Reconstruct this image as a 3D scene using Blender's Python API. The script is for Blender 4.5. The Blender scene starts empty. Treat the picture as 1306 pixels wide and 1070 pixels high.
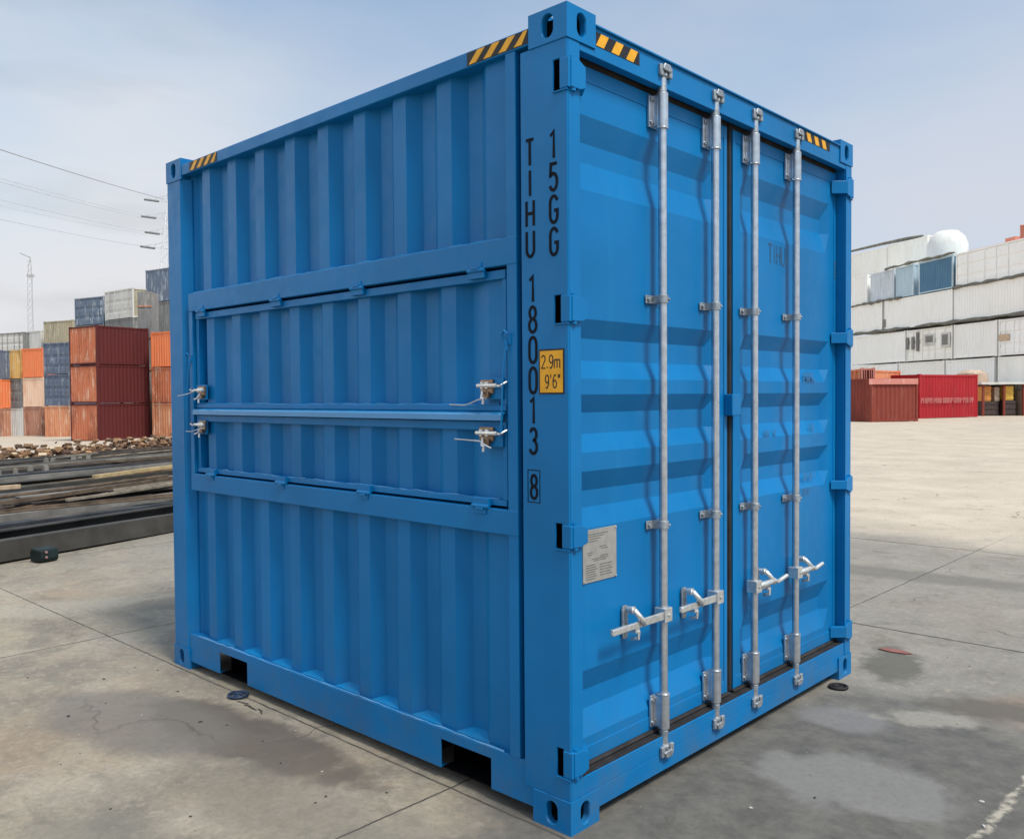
import bpy, math, random
from mathutils import Vector, Matrix
R = math.radians
sc = bpy.context.scene
col = sc.collection
rng = random.Random(7)

# ------------------------------------------------------------------ camera
CP = Vector((1.9331, -2.3433, 1.5504))
yaw, pit, rol, FPX = 2.3254, -0.0277, -0.0072, 1116.97
fw = Vector((math.cos(yaw)*math.cos(pit), math.sin(yaw)*math.cos(pit), math.sin(pit)))
r0 = Vector((math.sin(yaw), -math.cos(yaw), 0))
u0 = r0.cross(fw)
cr = r0*math.cos(rol)+u0*math.sin(rol)
cu = -r0*math.sin(rol)+u0*math.cos(rol)
cam = bpy.data.cameras.new('camera')
cam.sensor_fit = 'HORIZONTAL'; cam.sensor_width = 36
cam.lens = 36*FPX/1306
cam.clip_start = 0.05; cam.clip_end = 3000
cob = bpy.data.objects.new('camera', cam); col.objects.link(cob)
m = Matrix.Identity(4)
for i in range(3):
    m[i][0] = cr[i]; m[i][1] = cu[i]; m[i][2] = -fw[i]; m[i][3] = CP[i]
cob.matrix_world = m
sc.camera = cob

# ------------------------------------------------------------------ light
SUN_AZ, SUN_EL = -3.0, 57.0
w = bpy.data.worlds.new("World"); sc.world = w; w.use_nodes = True
wt = w.node_tree; wt.nodes.clear()
sky = wt.nodes.new('ShaderNodeTexSky'); sky.sky_type = 'NISHITA'; sky.sun_disc = False
sky.sun_elevation = R(SUN_EL); sky.sun_rotation = R(90-SUN_AZ)
sky.dust_density = 2.0; sky.air_density = 1.0; sky.ozone_density = 1.5
b1 = wt.nodes.new('ShaderNodeBackground'); b1.inputs[1].default_value = 0.15
tn = wt.nodes.new('ShaderNodeMix'); tn.data_type = 'RGBA'; tn.blend_type = 'MULTIPLY'; tn.inputs[0].default_value = 1
tn.inputs[7].default_value = (.74, 1.05, 1.08, 1); wt.links.new(sky.outputs[0], tn.inputs[6]); wt.links.new(tn.outputs[2], b1.inputs[0])
tc = wt.nodes.new('ShaderNodeTexCoord')
mp = wt.nodes.new('ShaderNodeMapping'); mp.inputs['Scale'].default_value = (1, 1, 2.6)
wt.links.new(tc.outputs['Generated'], mp.inputs[0])
nz = wt.nodes.new('ShaderNodeTexNoise'); nz.inputs['Scale'].default_value = 1.7
nz.inputs['Detail'].default_value = 5; nz.inputs['Roughness'].default_value = .5
wt.links.new(mp.outputs[0], nz.inputs['Vector'])
sp = wt.nodes.new('ShaderNodeSeparateXYZ'); wt.links.new(tc.outputs['Generated'], sp.inputs[0])
ev = wt.nodes.new('ShaderNodeMapRange'); ev.inputs[1].default_value = 0.02; ev.inputs[2].default_value = .5
ev.inputs[3].default_value = .97; ev.inputs[4].default_value = .30
wt.links.new(sp.outputs[2], ev.inputs[0])
cl = wt.nodes.new('ShaderNodeMapRange'); cl.inputs[1].default_value = .38; cl.inputs[2].default_value = .68
cl.inputs[3].default_value = -.16; cl.inputs[4].default_value = .2
wt.links.new(nz.outputs[0], cl.inputs[0])
ad = wt.nodes.new('ShaderNodeMath'); ad.operation = 'ADD'; ad.use_clamp = True
wt.links.new(ev.outputs[0], ad.inputs[0]); wt.links.new(cl.outputs[0], ad.inputs[1])
ad2 = ad
b2 = wt.nodes.new('ShaderNodeBackground'); b2.inputs[1].default_value = 1.0
vl = wt.nodes.new('ShaderNodeVectorMath'); vl.operation = 'DOT_PRODUCT'
wt.links.new(tc.outputs['Generated'], vl.inputs[0]); vl.inputs[1].default_value = (-.935, .30, .20)
lf = wt.nodes.new('ShaderNodeMapRange'); lf.interpolation_type = 'SMOOTHSTEP'
lf.inputs[1].default_value = .935; lf.inputs[2].default_value = .995; lf.inputs[3].default_value = 0; lf.inputs[4].default_value = 1
wt.links.new(vl.outputs['Value'], lf.inputs[0])
nz2 = wt.nodes.new('ShaderNodeTexNoise'); nz2.inputs['Scale'].default_value = 4.5; nz2.inputs['Detail'].default_value = 4
mp2 = wt.nodes.new('ShaderNodeMapping'); mp2.inputs['Scale'].default_value = (1, 1, 4.5); mp2.inputs['Rotation'].default_value = (0, .3, .4)
wt.links.new(tc.outputs['Generated'], mp2.inputs[0]); wt.links.new(mp2.outputs[0], nz2.inputs['Vector'])
cm = wt.nodes.new('ShaderNodeMix'); cm.data_type = 'RGBA'; cm.inputs[6].default_value = (.68, .69, .72, 1); cm.inputs[7].default_value = (.61, .615, .635, 1)
nr = wt.nodes.new('ShaderNodeMapRange'); nr.inputs[1].default_value = .48; nr.inputs[2].default_value = .66
wt.links.new(nz2.outputs[0], nr.inputs[0]); wt.links.new(nr.outputs[0], cm.inputs[0])
hz = wt.nodes.new('ShaderNodeMix'); hz.data_type = 'RGBA'; hz.inputs[6].default_value = (.585, .605, .675, 1)
wt.links.new(lf.outputs[0], hz.inputs[0]); wt.links.new(cm.outputs[2], hz.inputs[7]); 
gw = wt.nodes.new('ShaderNodeMapRange'); gw.inputs[1].default_value = .70; gw.inputs[2].default_value = .94
hw = wt.nodes.new('ShaderNodeMix'); hw.data_type = 'RGBA'; hw.inputs[7].default_value = (.68, .655, .61, 1)
wt.links.new(gw.outputs[0], hw.inputs[0]); wt.links.new(hz.outputs[2], hw.inputs[6]); wt.links.new(hw.outputs[2], b2.inputs[0])
al = wt.nodes.new('ShaderNodeMath'); al.operation = 'MULTIPLY'; al.inputs[1].default_value = .15; wt.links.new(lf.outputs[0], al.inputs[0])
# added glow patch in the unseen sky at left, lifting white wall and side
vn = wt.nodes.new('ShaderNodeVectorMath'); vn.operation = 'DOT_PRODUCT'
wt.links.new(tc.outputs['Generated'], vn.inputs[0]); vn.inputs[1].default_value = (-.604, -.472, .643)
gl = wt.nodes.new('ShaderNodeMapRange'); gl.interpolation_type = 'SMOOTHSTEP'
gl.inputs[1].default_value = .70; gl.inputs[2].default_value = .98; gl.inputs[3].default_value = 1.0; gl.inputs[4].default_value = 3.9
wt.links.new(vn.outputs['Value'], gl.inputs[0]); wt.links.new(vn.outputs['Value'], gw.inputs[0]); wt.links.new(gl.outputs[0], b2.inputs[1])
mx = wt.nodes.new('ShaderNodeMixShader')
ad3 = wt.nodes.new('ShaderNodeMath'); ad3.operation = 'ADD'; ad3.use_clamp = True
wt.links.new(ad.outputs[0], ad3.inputs[0]); wt.links.new(al.outputs[0], ad3.inputs[1]); wt.links.new(ad3.outputs[0], mx.inputs[0])
wt.links.new(b1.outputs[0], mx.inputs[1]); wt.links.new(b2.outputs[0], mx.inputs[2])
wo = wt.nodes.new('ShaderNodeOutputWorld'); wt.links.new(mx.outputs[0], wo.inputs[0])

sl = bpy.data.lights.new('sun', 'SUN'); sl.energy = 3.3; sl.angle = R(16); sl.color = (1, .95, .88)
so = bpy.data.objects.new('sun', sl); col.objects.link(so)
sd = Vector((math.cos(R(SUN_AZ))*math.cos(R(SUN_EL)), math.sin(R(SUN_AZ))*math.cos(R(SUN_EL)), math.sin(R(SUN_EL))))
so.rotation_mode = 'QUATERNION'; so.rotation_quaternion = sd.to_track_quat('Z', 'Y')
so.location = (5, 0, 12)
sc.view_settings.view_transform = 'Standard'; sc.view_settings.look = 'None'
sc.view_settings.exposure = 0.2; sc.view_settings.gamma = 1

# ------------------------------------------------------------------ helpers
def ray(px, py): return fw + cr*((px-653)/FPX) - cu*((py-535)/FPX)
def at(px, Z, h=None):
    """world x, y seen at column px at forward distance Z"""
    f2 = Vector((math.cos(yaw), math.sin(yaw), 0))
    p = Vector((CP.x, CP.y, 0)) + f2*Z + r0*((px-653)/FPX*Z)
    return Vector((p.x, p.y, 0 if h is None else h))
def gz(x, y):
    t = (-x-.6*y)-10
    if t <= -4: return 0.0
    if t < 4: return -.0368*(t+4)**2/16
    return -.0368*t if t < 37 else -.0368*37-.02*(t-37)
def yz(py, Z, px=650): return CP.z + (503.9-.0072*(px-653)-py)*Z/FPX      # height seen at row py at distance Z

class MB:
    def __init__(s): s.v = []; s.f = []
    def add(s, vs, fs, M=None):
        n = len(s.v)
        s.v += [tuple(M @ Vector(v)) if M else tuple(v) for v in vs]
        s.f += [tuple(i+n for i in f) for f in fs]
        return s
    def box(s, x0, x1, y0, y1, z0, z1, M=None):
        if x0 > x1: x0, x1 = x1, x0
        if y0 > y1: y0, y1 = y1, y0
        if z0 > z1: z0, z1 = z1, z0
        vs = [(x, y, z) for x in (x0, x1) for y in (y0, y1) for z in (z0, z1)]
        return s.add(vs, [(0, 1, 3, 2), (4, 6, 7, 5), (0, 4, 5, 1), (2, 3, 7, 6), (0, 2, 6, 4), (1, 5, 7, 3)], M)
    def tube(s, pts, rad, n=12, caps=True, M=None):
        pts = [Vector(p) for p in pts]; rads = rad if isinstance(rad, (list, tuple)) else [rad]*len(pts)
        vs = []; fs = []; prev = None
        for i, p in enumerate(pts):
            d = (pts[min(i+1, len(pts)-1)]-pts[max(i-1, 0)])
            if d.length < 1e-9: d = Vector((0, 0, 1)) if i == 0 else prevd
            d.normalize(); prevd = d
            if prev is None:
                a = d.orthogonal().normalized()
            else:
                a = (prev - d*prev.dot(d)); a = a.normalized() if a.length > 1e-6 else d.orthogonal().normalized()
            prev = a; b = d.cross(a)
            for k in range(n):
                t = 2*math.pi*k/n
                vs.append(p + (a*math.cos(t)+b*math.sin(t))*rads[i])
        for i in range(len(pts)-1):
            for k in range(n):
                fs.append((i*n+k, i*n+(k+1) % n, (i+1)*n+(k+1) % n, (i+1)*n+k))
        if caps:
            fs.append(tuple(range(n-1, -1, -1))); fs.append(tuple((len(pts)-1)*n+k for k in range(n)))
        return s.add(vs, fs, M)
    def prism(s, poly, ax, a, b, M=None):
        """poly of 2D points in the plane normal to axis ax, extruded from a to b"""
        def P(p, t):
            return {0: (t, p[0], p[1]), 1: (p[0], t, p[1]), 2: (p[0], p[1], t)}[ax]
        n = len(poly)
        vs = [P(p, a) for p in poly]+[P(p, b) for p in poly]
        fs = [tuple(range(n-1, -1, -1)), tuple(range(n, 2*n))]+[(i, (i+1) % n, n+(i+1) % n, n+i) for i in range(n)]
        return s.add(vs, fs, M)
    def plate(s, us, vs_, solid, ax, a, b, M=None):
        """slab with holes: cells (i,j) of the grid us x vs_ where solid(i,j)"""
        def P(u, v, t):
            return {0: (t, u, v), 1: (u, t, v), 2: (u, v, t)}[ax]
        nu, nv = len(us), len(vs_)
        pts = [P(u, v, t) for t in (a, b) for u in us for v in vs_]
        idx = lambda i, j, k: k*nu*nv+i*nv+j
        S = lambda i, j: 0 <= i < nu-1 and 0 <= j < nv-1 and solid(i, j)
        fs = []
        for i in range(nu-1):
            for j in range(nv-1):
                if not S(i, j): continue
                for k in (0, 1): fs.append((idx(i, j, k), idx(i+1, j, k), idx(i+1, j+1, k), idx(i, j+1, k)))
                if not S(i-1, j): fs.append((idx(i, j, 0), idx(i, j+1, 0), idx(i, j+1, 1), idx(i, j, 1)))
                if not S(i+1, j): fs.append((idx(i+1, j, 0), idx(i+1, j+1, 0), idx(i+1, j+1, 1), idx(i+1, j, 1)))
                if not S(i, j-1): fs.append((idx(i, j, 0), idx(i+1, j, 0), idx(i+1, j, 1), idx(i, j, 1)))
                if not S(i, j+1): fs.append((idx(i, j+1, 0), idx(i+1, j+1, 0), idx(i+1, j+1, 1), idx(i, j+1, 1)))
        return s.add(pts, fs, M)
    def build(s, name, mat, parent=None, bevel=0, smooth=False, loc=None):
        me = bpy.data.meshes.new(name); me.from_pydata(s.v, [], s.f)
        import bmesh
        bm = bmesh.new(); bm.from_mesh(me)
        lone = [v for v in bm.verts if not v.link_faces]
        if lone: bmesh.ops.delete(bm, geom=lone, context='VERTS')
        bmesh.ops.recalc_face_normals(bm, faces=bm.faces); bm.to_mesh(me); bm.free()
        me.materials.append(mat)
        if smooth:
            for p in me.polygons: p.use_smooth = True
            try: me.set_sharp_from_angle(angle=R(40))
            except Exception: pass
        o = bpy.data.objects.new(name, me); col.objects.link(o)
        if bevel:
            b = o.modifiers.new('bevel', 'BEVEL'); b.width = bevel; b.segments = 2; b.limit_method = 'ANGLE'; b.angle_limit = R(35)
        if parent: o.parent = parent
        if loc is not None: o.location = loc
        return o
def tag(o, label=None, cat=None, group=None, kind=None):
    if label: o['label'] = label
    if cat: o['category'] = cat
    if group: o['group'] = group
    if kind: o['kind'] = kind
    return o
def empty(name, loc=(0, 0, 0), rz=0):
    o = bpy.data.objects.new(name, None); col.objects.link(o); o.location = loc; o.rotation_euler = (0, 0, rz)
    o.empty_display_size = .3
    return o
def copy_tree(o, parent=None):
    c = o.copy(); col.objects.link(c); c.parent = parent
    for ch in list(o.children): copy_tree(ch, c)
    return c

# ------------------------------------------------------------------ materials
class NT:
    def __init__(s, name):
        s.m = bpy.data.materials.new(name); s.m.use_nodes = True; s.t = s.m.node_tree
        s.b = s.t.nodes['Principled BSDF']; s.tc = s.t.nodes.new('ShaderNodeTexCoord')
        g = s.t.nodes.new('ShaderNodeNewGeometry'); s.pos = g.outputs['Position']; s.obj = s.tc.outputs['Object']
    def val(s, inp, v):
        if isinstance(v, bpy.types.NodeSocket): s.t.links.new(v, inp)
        elif isinstance(v, (tuple, list)) and len(v) == 3 and inp.type == 'RGBA': inp.default_value = (*v, 1)
        else: inp.default_value = v
    def noise(s, scale, detail=4, rough=.55, vec=None, sx=None, dist=0, off=None):
        vec = vec or s.obj
        if sx or off:
            mp = s.t.nodes.new('ShaderNodeMapping'); s.t.links.new(vec, mp.inputs[0])
            if sx: mp.inputs['Scale'].default_value = sx
            if off: mp.inputs['Location'].default_value = off
            vec = mp.outputs[0]
        n = s.t.nodes.new('ShaderNodeTexNoise'); s.t.links.new(vec, n.inputs['Vector'])
        n.inputs['Scale'].default_value = scale; n.inputs['Detail'].default_value = detail
        n.inputs['Roughness'].default_value = rough; n.inputs['Distortion'].default_value = dist
        return n.outputs[0]
    def math(s, op, a, b=0, c=0, clamp=False):
        n = s.t.nodes.new('ShaderNodeMath'); n.operation = op; n.use_clamp = clamp
        s.val(n.inputs[0], a); s.val(n.inputs[1], b); s.val(n.inputs[2], c); return n.outputs[0]
    def ramp(s, x, a, b, c=0.0, d=1.0, smooth=False):
        n = s.t.nodes.new('ShaderNodeMapRange'); s.val(n.inputs[0], x)
        if smooth: n.interpolation_type = 'SMOOTHSTEP'
        for i, v in enumerate((a, b, c, d)): n.inputs[i+1].default_value = v
        return n.outputs[0]
    def mix(s, f, a, b, mode='MIX'):
        n = s.t.nodes.new('ShaderNodeMix'); n.data_type = 'RGBA'; n.blend_type = mode
        s.val(n.inputs[0], f); s.val(n.inputs[6], a); s.val(n.inputs[7], b); return n.outputs[2]
    def xyz(s, v):
        n = s.t.nodes.new('ShaderNodeSeparateXYZ'); s.t.links.new(v, n.inputs[0]); return n.outputs
    def bump(s, h, strength=.3, dist=.01, normal=None):
        n = s.t.nodes.new('ShaderNodeBump'); n.inputs['Strength'].default_value = strength
        n.inputs['Distance'].default_value = dist; s.val(n.inputs['Height'], h)
        if normal: s.t.links.new(normal, n.inputs['Normal'])
        return n.outputs[0]
    def out(s, color, rough=.5, metal=0.0, normal=None, **k):
        s.val(s.b.inputs['Base Color'], color); s.val(s.b.inputs['Roughness'], rough); s.val(s.b.inputs['Metallic'], metal)
        if normal: s.t.links.new(normal, s.b.inputs['Normal'])
        for n_, v in k.items(): s.val(s.b.inputs[n_], v)
        return s.m

def paint_blue(name, c=(.0010, .146, .372), rough=.40):
    t = NT(name)
    n1 = t.noise(1.3, 3, vec=t.pos); n2 = t.noise(14, 5, vec=t.pos)
    n3 = t.noise(5, 6, .7, vec=t.pos, sx=(1, 1, .12))
    f = t.ramp(n1, .3, .7, 0, 1)
    c1 = t.mix(f, tuple(x*.86 for x in c), tuple(x*1.12+.001 for x in c))
    streak = t.ramp(n3, .58, .78, 0, .30)
    c2 = t.mix(streak, c1, (.006, .215, .42))
    # light dust on surfaces
    dust = t.ramp(n2, .5, .8, 0, .05)
    c3 = t.mix(dust, c2, (.04, .20, .34))
    scf = t.math('MULTIPLY', t.ramp(t.noise(9, 8, .8, vec=t.pos, sx=(1, 1, .35), off=(4, 2, 7)), .66, .70, 0, .45), t.ramp(t.noise(.9, 2, vec=t.pos, off=(2, 2, 2)), .48, .62))
    c3 = t.mix(scf, c3, (.012, .11, .26))
    px_, py_, pz_ = t.xyz(t.pos)
    grime = t.math('MULTIPLY', t.ramp(pz_, .42, .04, 0, 1), t.ramp(t.noise(6, 6, .7, vec=t.pos), .42, .70, 0, .38))
    c3 = t.mix(grime, c3, (.10, .11, .11))
    spk = t.ramp(t.noise(160, 2, vec=t.pos), .74, .80, 0, .5)
    spk = t.math('MULTIPLY', spk, t.ramp(t.noise(2.1, 2, vec=t.pos), .5, .65))
    c3 = t.mix(spk, c3, (.22, .30, .36))
    rg = t.math('ADD', t.ramp(n2, .3, .7, rough-.06, rough+.1), 0)
    nb = t.bump(t.noise(2.2, 2, vec=t.pos), .35, .02)
    nb = t.bump(t.noise(240, 2, vec=t.pos), .06, .002, nb)
    t.b.inputs['Specular IOR Level'].default_value = .20
    return t.out(c3, rg, 0, nb)
BLUE = paint_blue('blue_paint')
def simple(name, c, rough=.6, metal=0, scale=8, amt=.25, bump=.1):
    t = NT(name)
    n = t.noise(scale, 5, vec=t.pos)
    c1 = t.mix(t.ramp(n, .3, .7), tuple(x*(1-amt) for x in c), tuple(min(1, x*(1+amt)) for x in c))
    if metal < .3: t.b.inputs['Specular IOR Level'].default_value = .25
    return t.out(c1, t.ramp(n, .2, .8, rough+.08, rough-.08), metal, t.bump(t.noise(scale*4, 4, vec=t.pos), bump, .01))
GALV = simple('galvanised_steel', (.56, .57, .59), .34, .85, 30, .2, .05)
GALVL = simple('bright_zinc', (.62, .61, .59), .38, .7, 40, .22, .08)
CAST = simple('dull_zinc_casting', (.34, .36, .38), .5, .6, 50, .35, .2)
RUBBER = simple('rubber_seal', (.024, .021, .021), .75, 0, 12, .4, .15)
DARK = simple('dark_interior', (.004, .004, .005), 1.0); DARK.node_tree.nodes['Principled BSDF'].inputs['Specular IOR Level'].default_value = 0  # near-black stands in for shade inside pockets, slots and holes
BLACKINK = simple('black_lettering', (.006, .008, .014), .7); BLACKINK.node_tree.nodes['Principled BSDF'].inputs['Specular IOR Level'].default_value = .1
FADEINK = simple('faded_lettering', (.035, .10, .20), .6)
FAINTINK = simple('faint_lettering', (.06, .155, .30), .6)
YELLOW = simple('sticker_yellow', (.74, .35, .018), .45, 0, 20, .12)
STKBLK = simple('sticker_black', (.018, .016, .018), .5)
PLATE = simple('data_plate_metal', (.36, .34, .31), .42, .35, 30, .12)
PLTINK = simple('plate_etching', (.13, .125, .12), .6)
BRASS = simple('brass_bolt', (.26, .17, .11), .4, .7, 60, .3)

# ------------------------------------------------------------------ ground
def ground():
    def ticks(a, b):
        t = [-900, -500, -300, -200]; x = -150
        while x < 60: t.append(x); x += 3
        return t+[80, 120, 200, 400, 900]
    xs = ticks(0, 0); ys = [-900, -400, -200, -100]+[-60+3*i for i in range(60)]+[130, 170, 250, 500, 900]
    v = [(x, y, gz(x, y) if x > -140 else gz(-140, y)) for x in xs for y in ys]
    n = len(ys)
    f = [(i*n+j, (i+1)*n+j, (i+1)*n+j+1, i*n+j+1) for i in range(len(xs)-1) for j in range(n-1)]
    mb = MB(); mb.v = v; mb.f = f
    t = NT('yard_concrete')
    P = t.pos; X, Y, Z = t.xyz(P)
    big = t.noise(.55, 6, .6, vec=P); med = t.noise(2.6, 8, .68, vec=P, dist=.4); fine = t.noise(38, 6, .75, vec=P)
    c = t.mix(t.ramp(big, .36, .66), (.225, .200, .162), (.335, .295, .235))
    c = t.mix(t.ramp(med, .42, .62, 0, .9), c, (.168, .152, .130))
    c = t.mix(t.ramp(t.noise(1.1, 5, .6, vec=P, off=(7, 3, 0)), .50, .64, 0, .75), c, (.34, .305, .26))
    warm = t.ramp(t.noise(.8, 5, .6, vec=P, off=(17, 9, 0)), .5, .7, 0, .45)
    c = t.mix(warm, c, (.30, .215, .145))
    # bright worn field beyond the slabs
    wob = t.math('MULTIPLY', t.math('SUBTRACT', t.noise(.5, 5, .6, vec=P), .5), 1.4)
    far = t.ramp(t.math('ADD', Y, t.math('MULTIPLY', wob, 2.6)), 6.5, 8.6, 0, 1, True)
    farl = t.ramp(t.math('ADD', t.math('MULTIPLY', X, -1), wob), 13, 15)
    farm = t.math('MAXIMUM', far, farl)
    fc = t.mix(t.ramp(t.noise(.9, 7, .65, vec=P), .35, .65), (.425, .370, .310), (.545, .475, .400))
    fc = t.mix(t.ramp(t.noise(.16, 5, .6, vec=P, sx=(1, .4, 1)), .5, .75, 0, .6), fc, (.33, .295, .26))
    # right hand slabs are a cooler grey
    cool = t.ramp(t.math('ADD', Y, t.math('MULTIPLY', wob, .5)), .2, 2.2)
    c = t.mix(t.math('MULTIPLY', cool, .75), c, t.mix(t.ramp(med, .35, .68), (.175, .168, .160), (.275, .262, .242)))
    c = t.mix(t.ramp(t.noise(17, 7, .75, vec=P, off=(1, 7, 0)), .50, .66, 0, .5), c, (.37, .34, .295))
    c = t.mix(t.ramp(t.noise(3.4, 8, .75, vec=P, off=(11, 7, 0), dist=.6), .54, .66, 0, .6), c, (.13, .118, .10))
    # stains; the first blob is container shade painted by the doors
    def blob(cx, cy, rx, ry, rot, soft, amt, ns=2.0, nscale=3):
        dx = t.math('SUBTRACT', X, cx); dy = t.math('SUBTRACT', Y, cy)
        ca, sa = math.cos(R(rot)), math.sin(R(rot))
        a = t.math('ADD', t.math('MULTIPLY', dx, ca/rx), t.math('MULTIPLY', dy, sa/rx))
        b = t.math('ADD', t.math('MULTIPLY', dx, -sa/ry), t.math('MULTIPLY', dy, ca/ry))
        d = t.math('SQRT', t.math('ADD', t.math('MULTIPLY', a, a), t.math('MULTIPLY', b, b)))
        d = t.math('ADD', d, t.math('MULTIPLY', t.math('SUBTRACT', t.noise(nscale, 5, .6, vec=P, off=(cx*3, cy*5, 0)), .5), ns))
        return t.ramp(d, 1+soft, 1-soft, 0, amt, True)
    shadec = t.mix(t.ramp(t.noise(6, 8, .75, vec=P), .38, .62), (.058, .057, .056), (.125, .120, .114))  # dark tone stands in for the soft shade in front of the doors
    c = t.mix(blob(.55, .75, 1.05, 1.6, -10, .28, .92, .9), c, shadec)
    c = t.mix(blob(.56, 1.10, .36, .27, 10, .22, .75, 1.2, 5), c, (.20, .197, .197))
    c = t.mix(blob(.25, 1.75, .20, .16, 10, .3, .55, 1.0, 6), c, (.215, .215, .23))
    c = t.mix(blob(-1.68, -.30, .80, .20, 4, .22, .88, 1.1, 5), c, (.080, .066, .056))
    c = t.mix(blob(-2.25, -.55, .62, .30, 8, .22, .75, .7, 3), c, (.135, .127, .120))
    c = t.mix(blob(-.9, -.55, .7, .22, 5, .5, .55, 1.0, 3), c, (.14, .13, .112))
    c = t.mix(blob(1.1, 2.6, .55, .25, 40, .4, .7, 1.0, 4), c, (.23, .165, .125))
    c = t.mix(blob(.12, 2.75, .16, .34, 20, .3, .8, 1.6, 7), c, (.085, .082, .07))
    c = t.mix(blob(.75, 2.35, .30, .14, 20, .3, .8, 1.6, 8), c, (.095, .085, .072))
    c = t.mix(blob(.55, 2.0, .22, .10, 30, .3, .75, 1.6, 9), c, (.30, .28, .25))
    c = t.mix(blob(-.9, 5.3, 2.0, .22, 8, .4, .6, 1.4, 2), c, (.115, .11, .10))
    c = t.mix(blob(-5.0, -.05, 1.4, .25, 60, .4, .7, 1.4, 2.5), c, (.34, .315, .27))
    c = t.mix(blob(-4.4, 1.0, .9, .22, 80, .4, .6, 1.4, 2.5), c, (.14, .125, .105))
    c = t.mix(blob(-1.0, -1.15, .5, .2, 0, .4, .6, 1.6, 4), c, (.15, .145, .13))
    c = t.mix(farm, c, fc)
    # pits and specks
    sp1 = t.ramp(t.noise(55, 3, .6, vec=P), .70, .74, 0, .75)
    sp1 = t.math('MULTIPLY', sp1, t.ramp(t.noise(1.5, 3, vec=P), .42, .6))
    c = t.mix(sp1, c, (.05, .047, .042))
    sp2 = t.ramp(t.noise(11, 5, .7, vec=P, sx=(1, 1.6, 1), off=(3, 1, 0)), .66, .70, 0, .65)
    sp2 = t.math('MULTIPLY', sp2, t.ramp(t.noise(1.0, 3, vec=P, off=(5, 5, 0)), .45, .62))
    c = t.mix(sp2, c, (.085, .08, .072))
    sp3 = t.ramp(t.noise(70, 2, .5, vec=P, off=(9, 2, 0)), .75, .78, 0, .8)
    c = t.mix(sp3, c, (.45, .43, .40))
    c = t.mix(t.ramp(fine, .45, .72, 0, .45), c, (.10, .094, .086))
    vo = t.t.nodes.new('ShaderNodeTexVoronoi'); vo.feature = 'DISTANCE_TO_EDGE'; vo.inputs['Scale'].default_value = .42
    vm = t.t.nodes.new('ShaderNodeVectorMath'); vm.operation = 'MULTIPLY_ADD'; nzv = t.t.nodes.new('ShaderNodeTexNoise'); nzv.inputs['Scale'].default_value = 1.6; nzv.inputs['Detail'].default_value = 6
    t.t.links.new(P, nzv.inputs['Vector']); t.t.links.new(nzv.outputs['Color'], vm.inputs[0]); vm.inputs[1].default_value = (.9, .9, .9); t.t.links.new(P, vm.inputs[2]); t.t.links.new(vm.outputs[0], vo.inputs['Vector'])
    ck = t.math('MULTIPLY', t.ramp(vo.outputs['Distance'], .0045, .0015, 0, .75), t.ramp(t.noise(.7, 3, vec=P, off=(8, 8, 0)), .50, .60))
    c = t.mix(ck, c, (.07, .063, .055))
    c = t.mix(t.ramp(t.noise(5.5, 7, .75, vec=P, dist=.8, off=(2, 6, 0)), .56, .66, 0, .45), c, (.13, .12, .105))
    # slab joints
    jw = t.math('MULTIPLY', t.math('SUBTRACT', t.noise(9, 4, .6, vec=P), .5), .018)
    def joint(axis, pos0, wd, lo=None, hi=None):
        d = t.math('ABSOLUTE', t.math('SUBTRACT', t.math('ADD', axis, jw), pos0))
        return t.ramp(d, wd, wd*.45, 0, 1)
    js = None
    for ax, p0, wd in ((X, -.60, .007), (X, -3.88, .009), (X, -7.2, .01), (X, 2.7, .008), (Y, -.022, .007), (Y, 3.5, .016), (Y, 6.95, .02), (Y, -3.45, .01)):
        j = joint(ax, p0, wd)
        js = j if js is None else t.math('MAXIMUM', js, j)
    js = t.math('MULTIPLY', js, t.math('SUBTRACT', 1, t.math('MULTIPLY', farm, .9)))
    jm = t.math('MULTIPLY', js, t.ramp(t.noise(6, 3, vec=P), .25, .6, .55, 1))
    c = t.mix(jm, c, (.045, .041, .036))
    # pale crumbled crack on the right
    crk = t.math('ABSOLUTE', t.math('SUBTRACT', t.math('ADD', X, t.math('MULTIPLY', t.math('SUBTRACT', t.noise(3.5, 6, .7, vec=P), .5), .16)), 1.06))
    crk = t.math('MULTIPLY', t.ramp(crk, .02, .006, 0, 1), t.ramp(t.noise(24, 4, vec=P), .38, .55, .15, 1))
    crk = t.math('MULTIPLY', crk, t.ramp(Y, 2.1, 1.7)); crk = t.math('MULTIPLY', crk, t.ramp(Y, -.5, .3))
    c = t.mix(t.math('MULTIPLY', crk, .75), c, (.44, .40, .34))
    h = t.math('ADD', t.math('MULTIPLY', fine, .25), t.math('MULTIPLY', med, 1.0))
    h = t.math('SUBTRACT', h, t.math('MULTIPLY', js, 1.5)); h = t.math('SUBTRACT', h, t.math('MULTIPLY', sp1, .5))
    nb = t.bump(h, .45, .012)
    c = t.mix(1.0, c, (1.04, .985, .90), 'MULTIPLY')
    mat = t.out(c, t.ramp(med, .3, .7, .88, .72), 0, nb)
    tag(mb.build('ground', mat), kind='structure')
ground()

# ------------------------------------------------------------------ blue container
L, W, H = 2.991, 2.438, 2.896
box_root = tag(empty('shipping_container'), 'blue high cube shipping container with hatch flaps in its side and closed double doors', 'shipping container')

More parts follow.
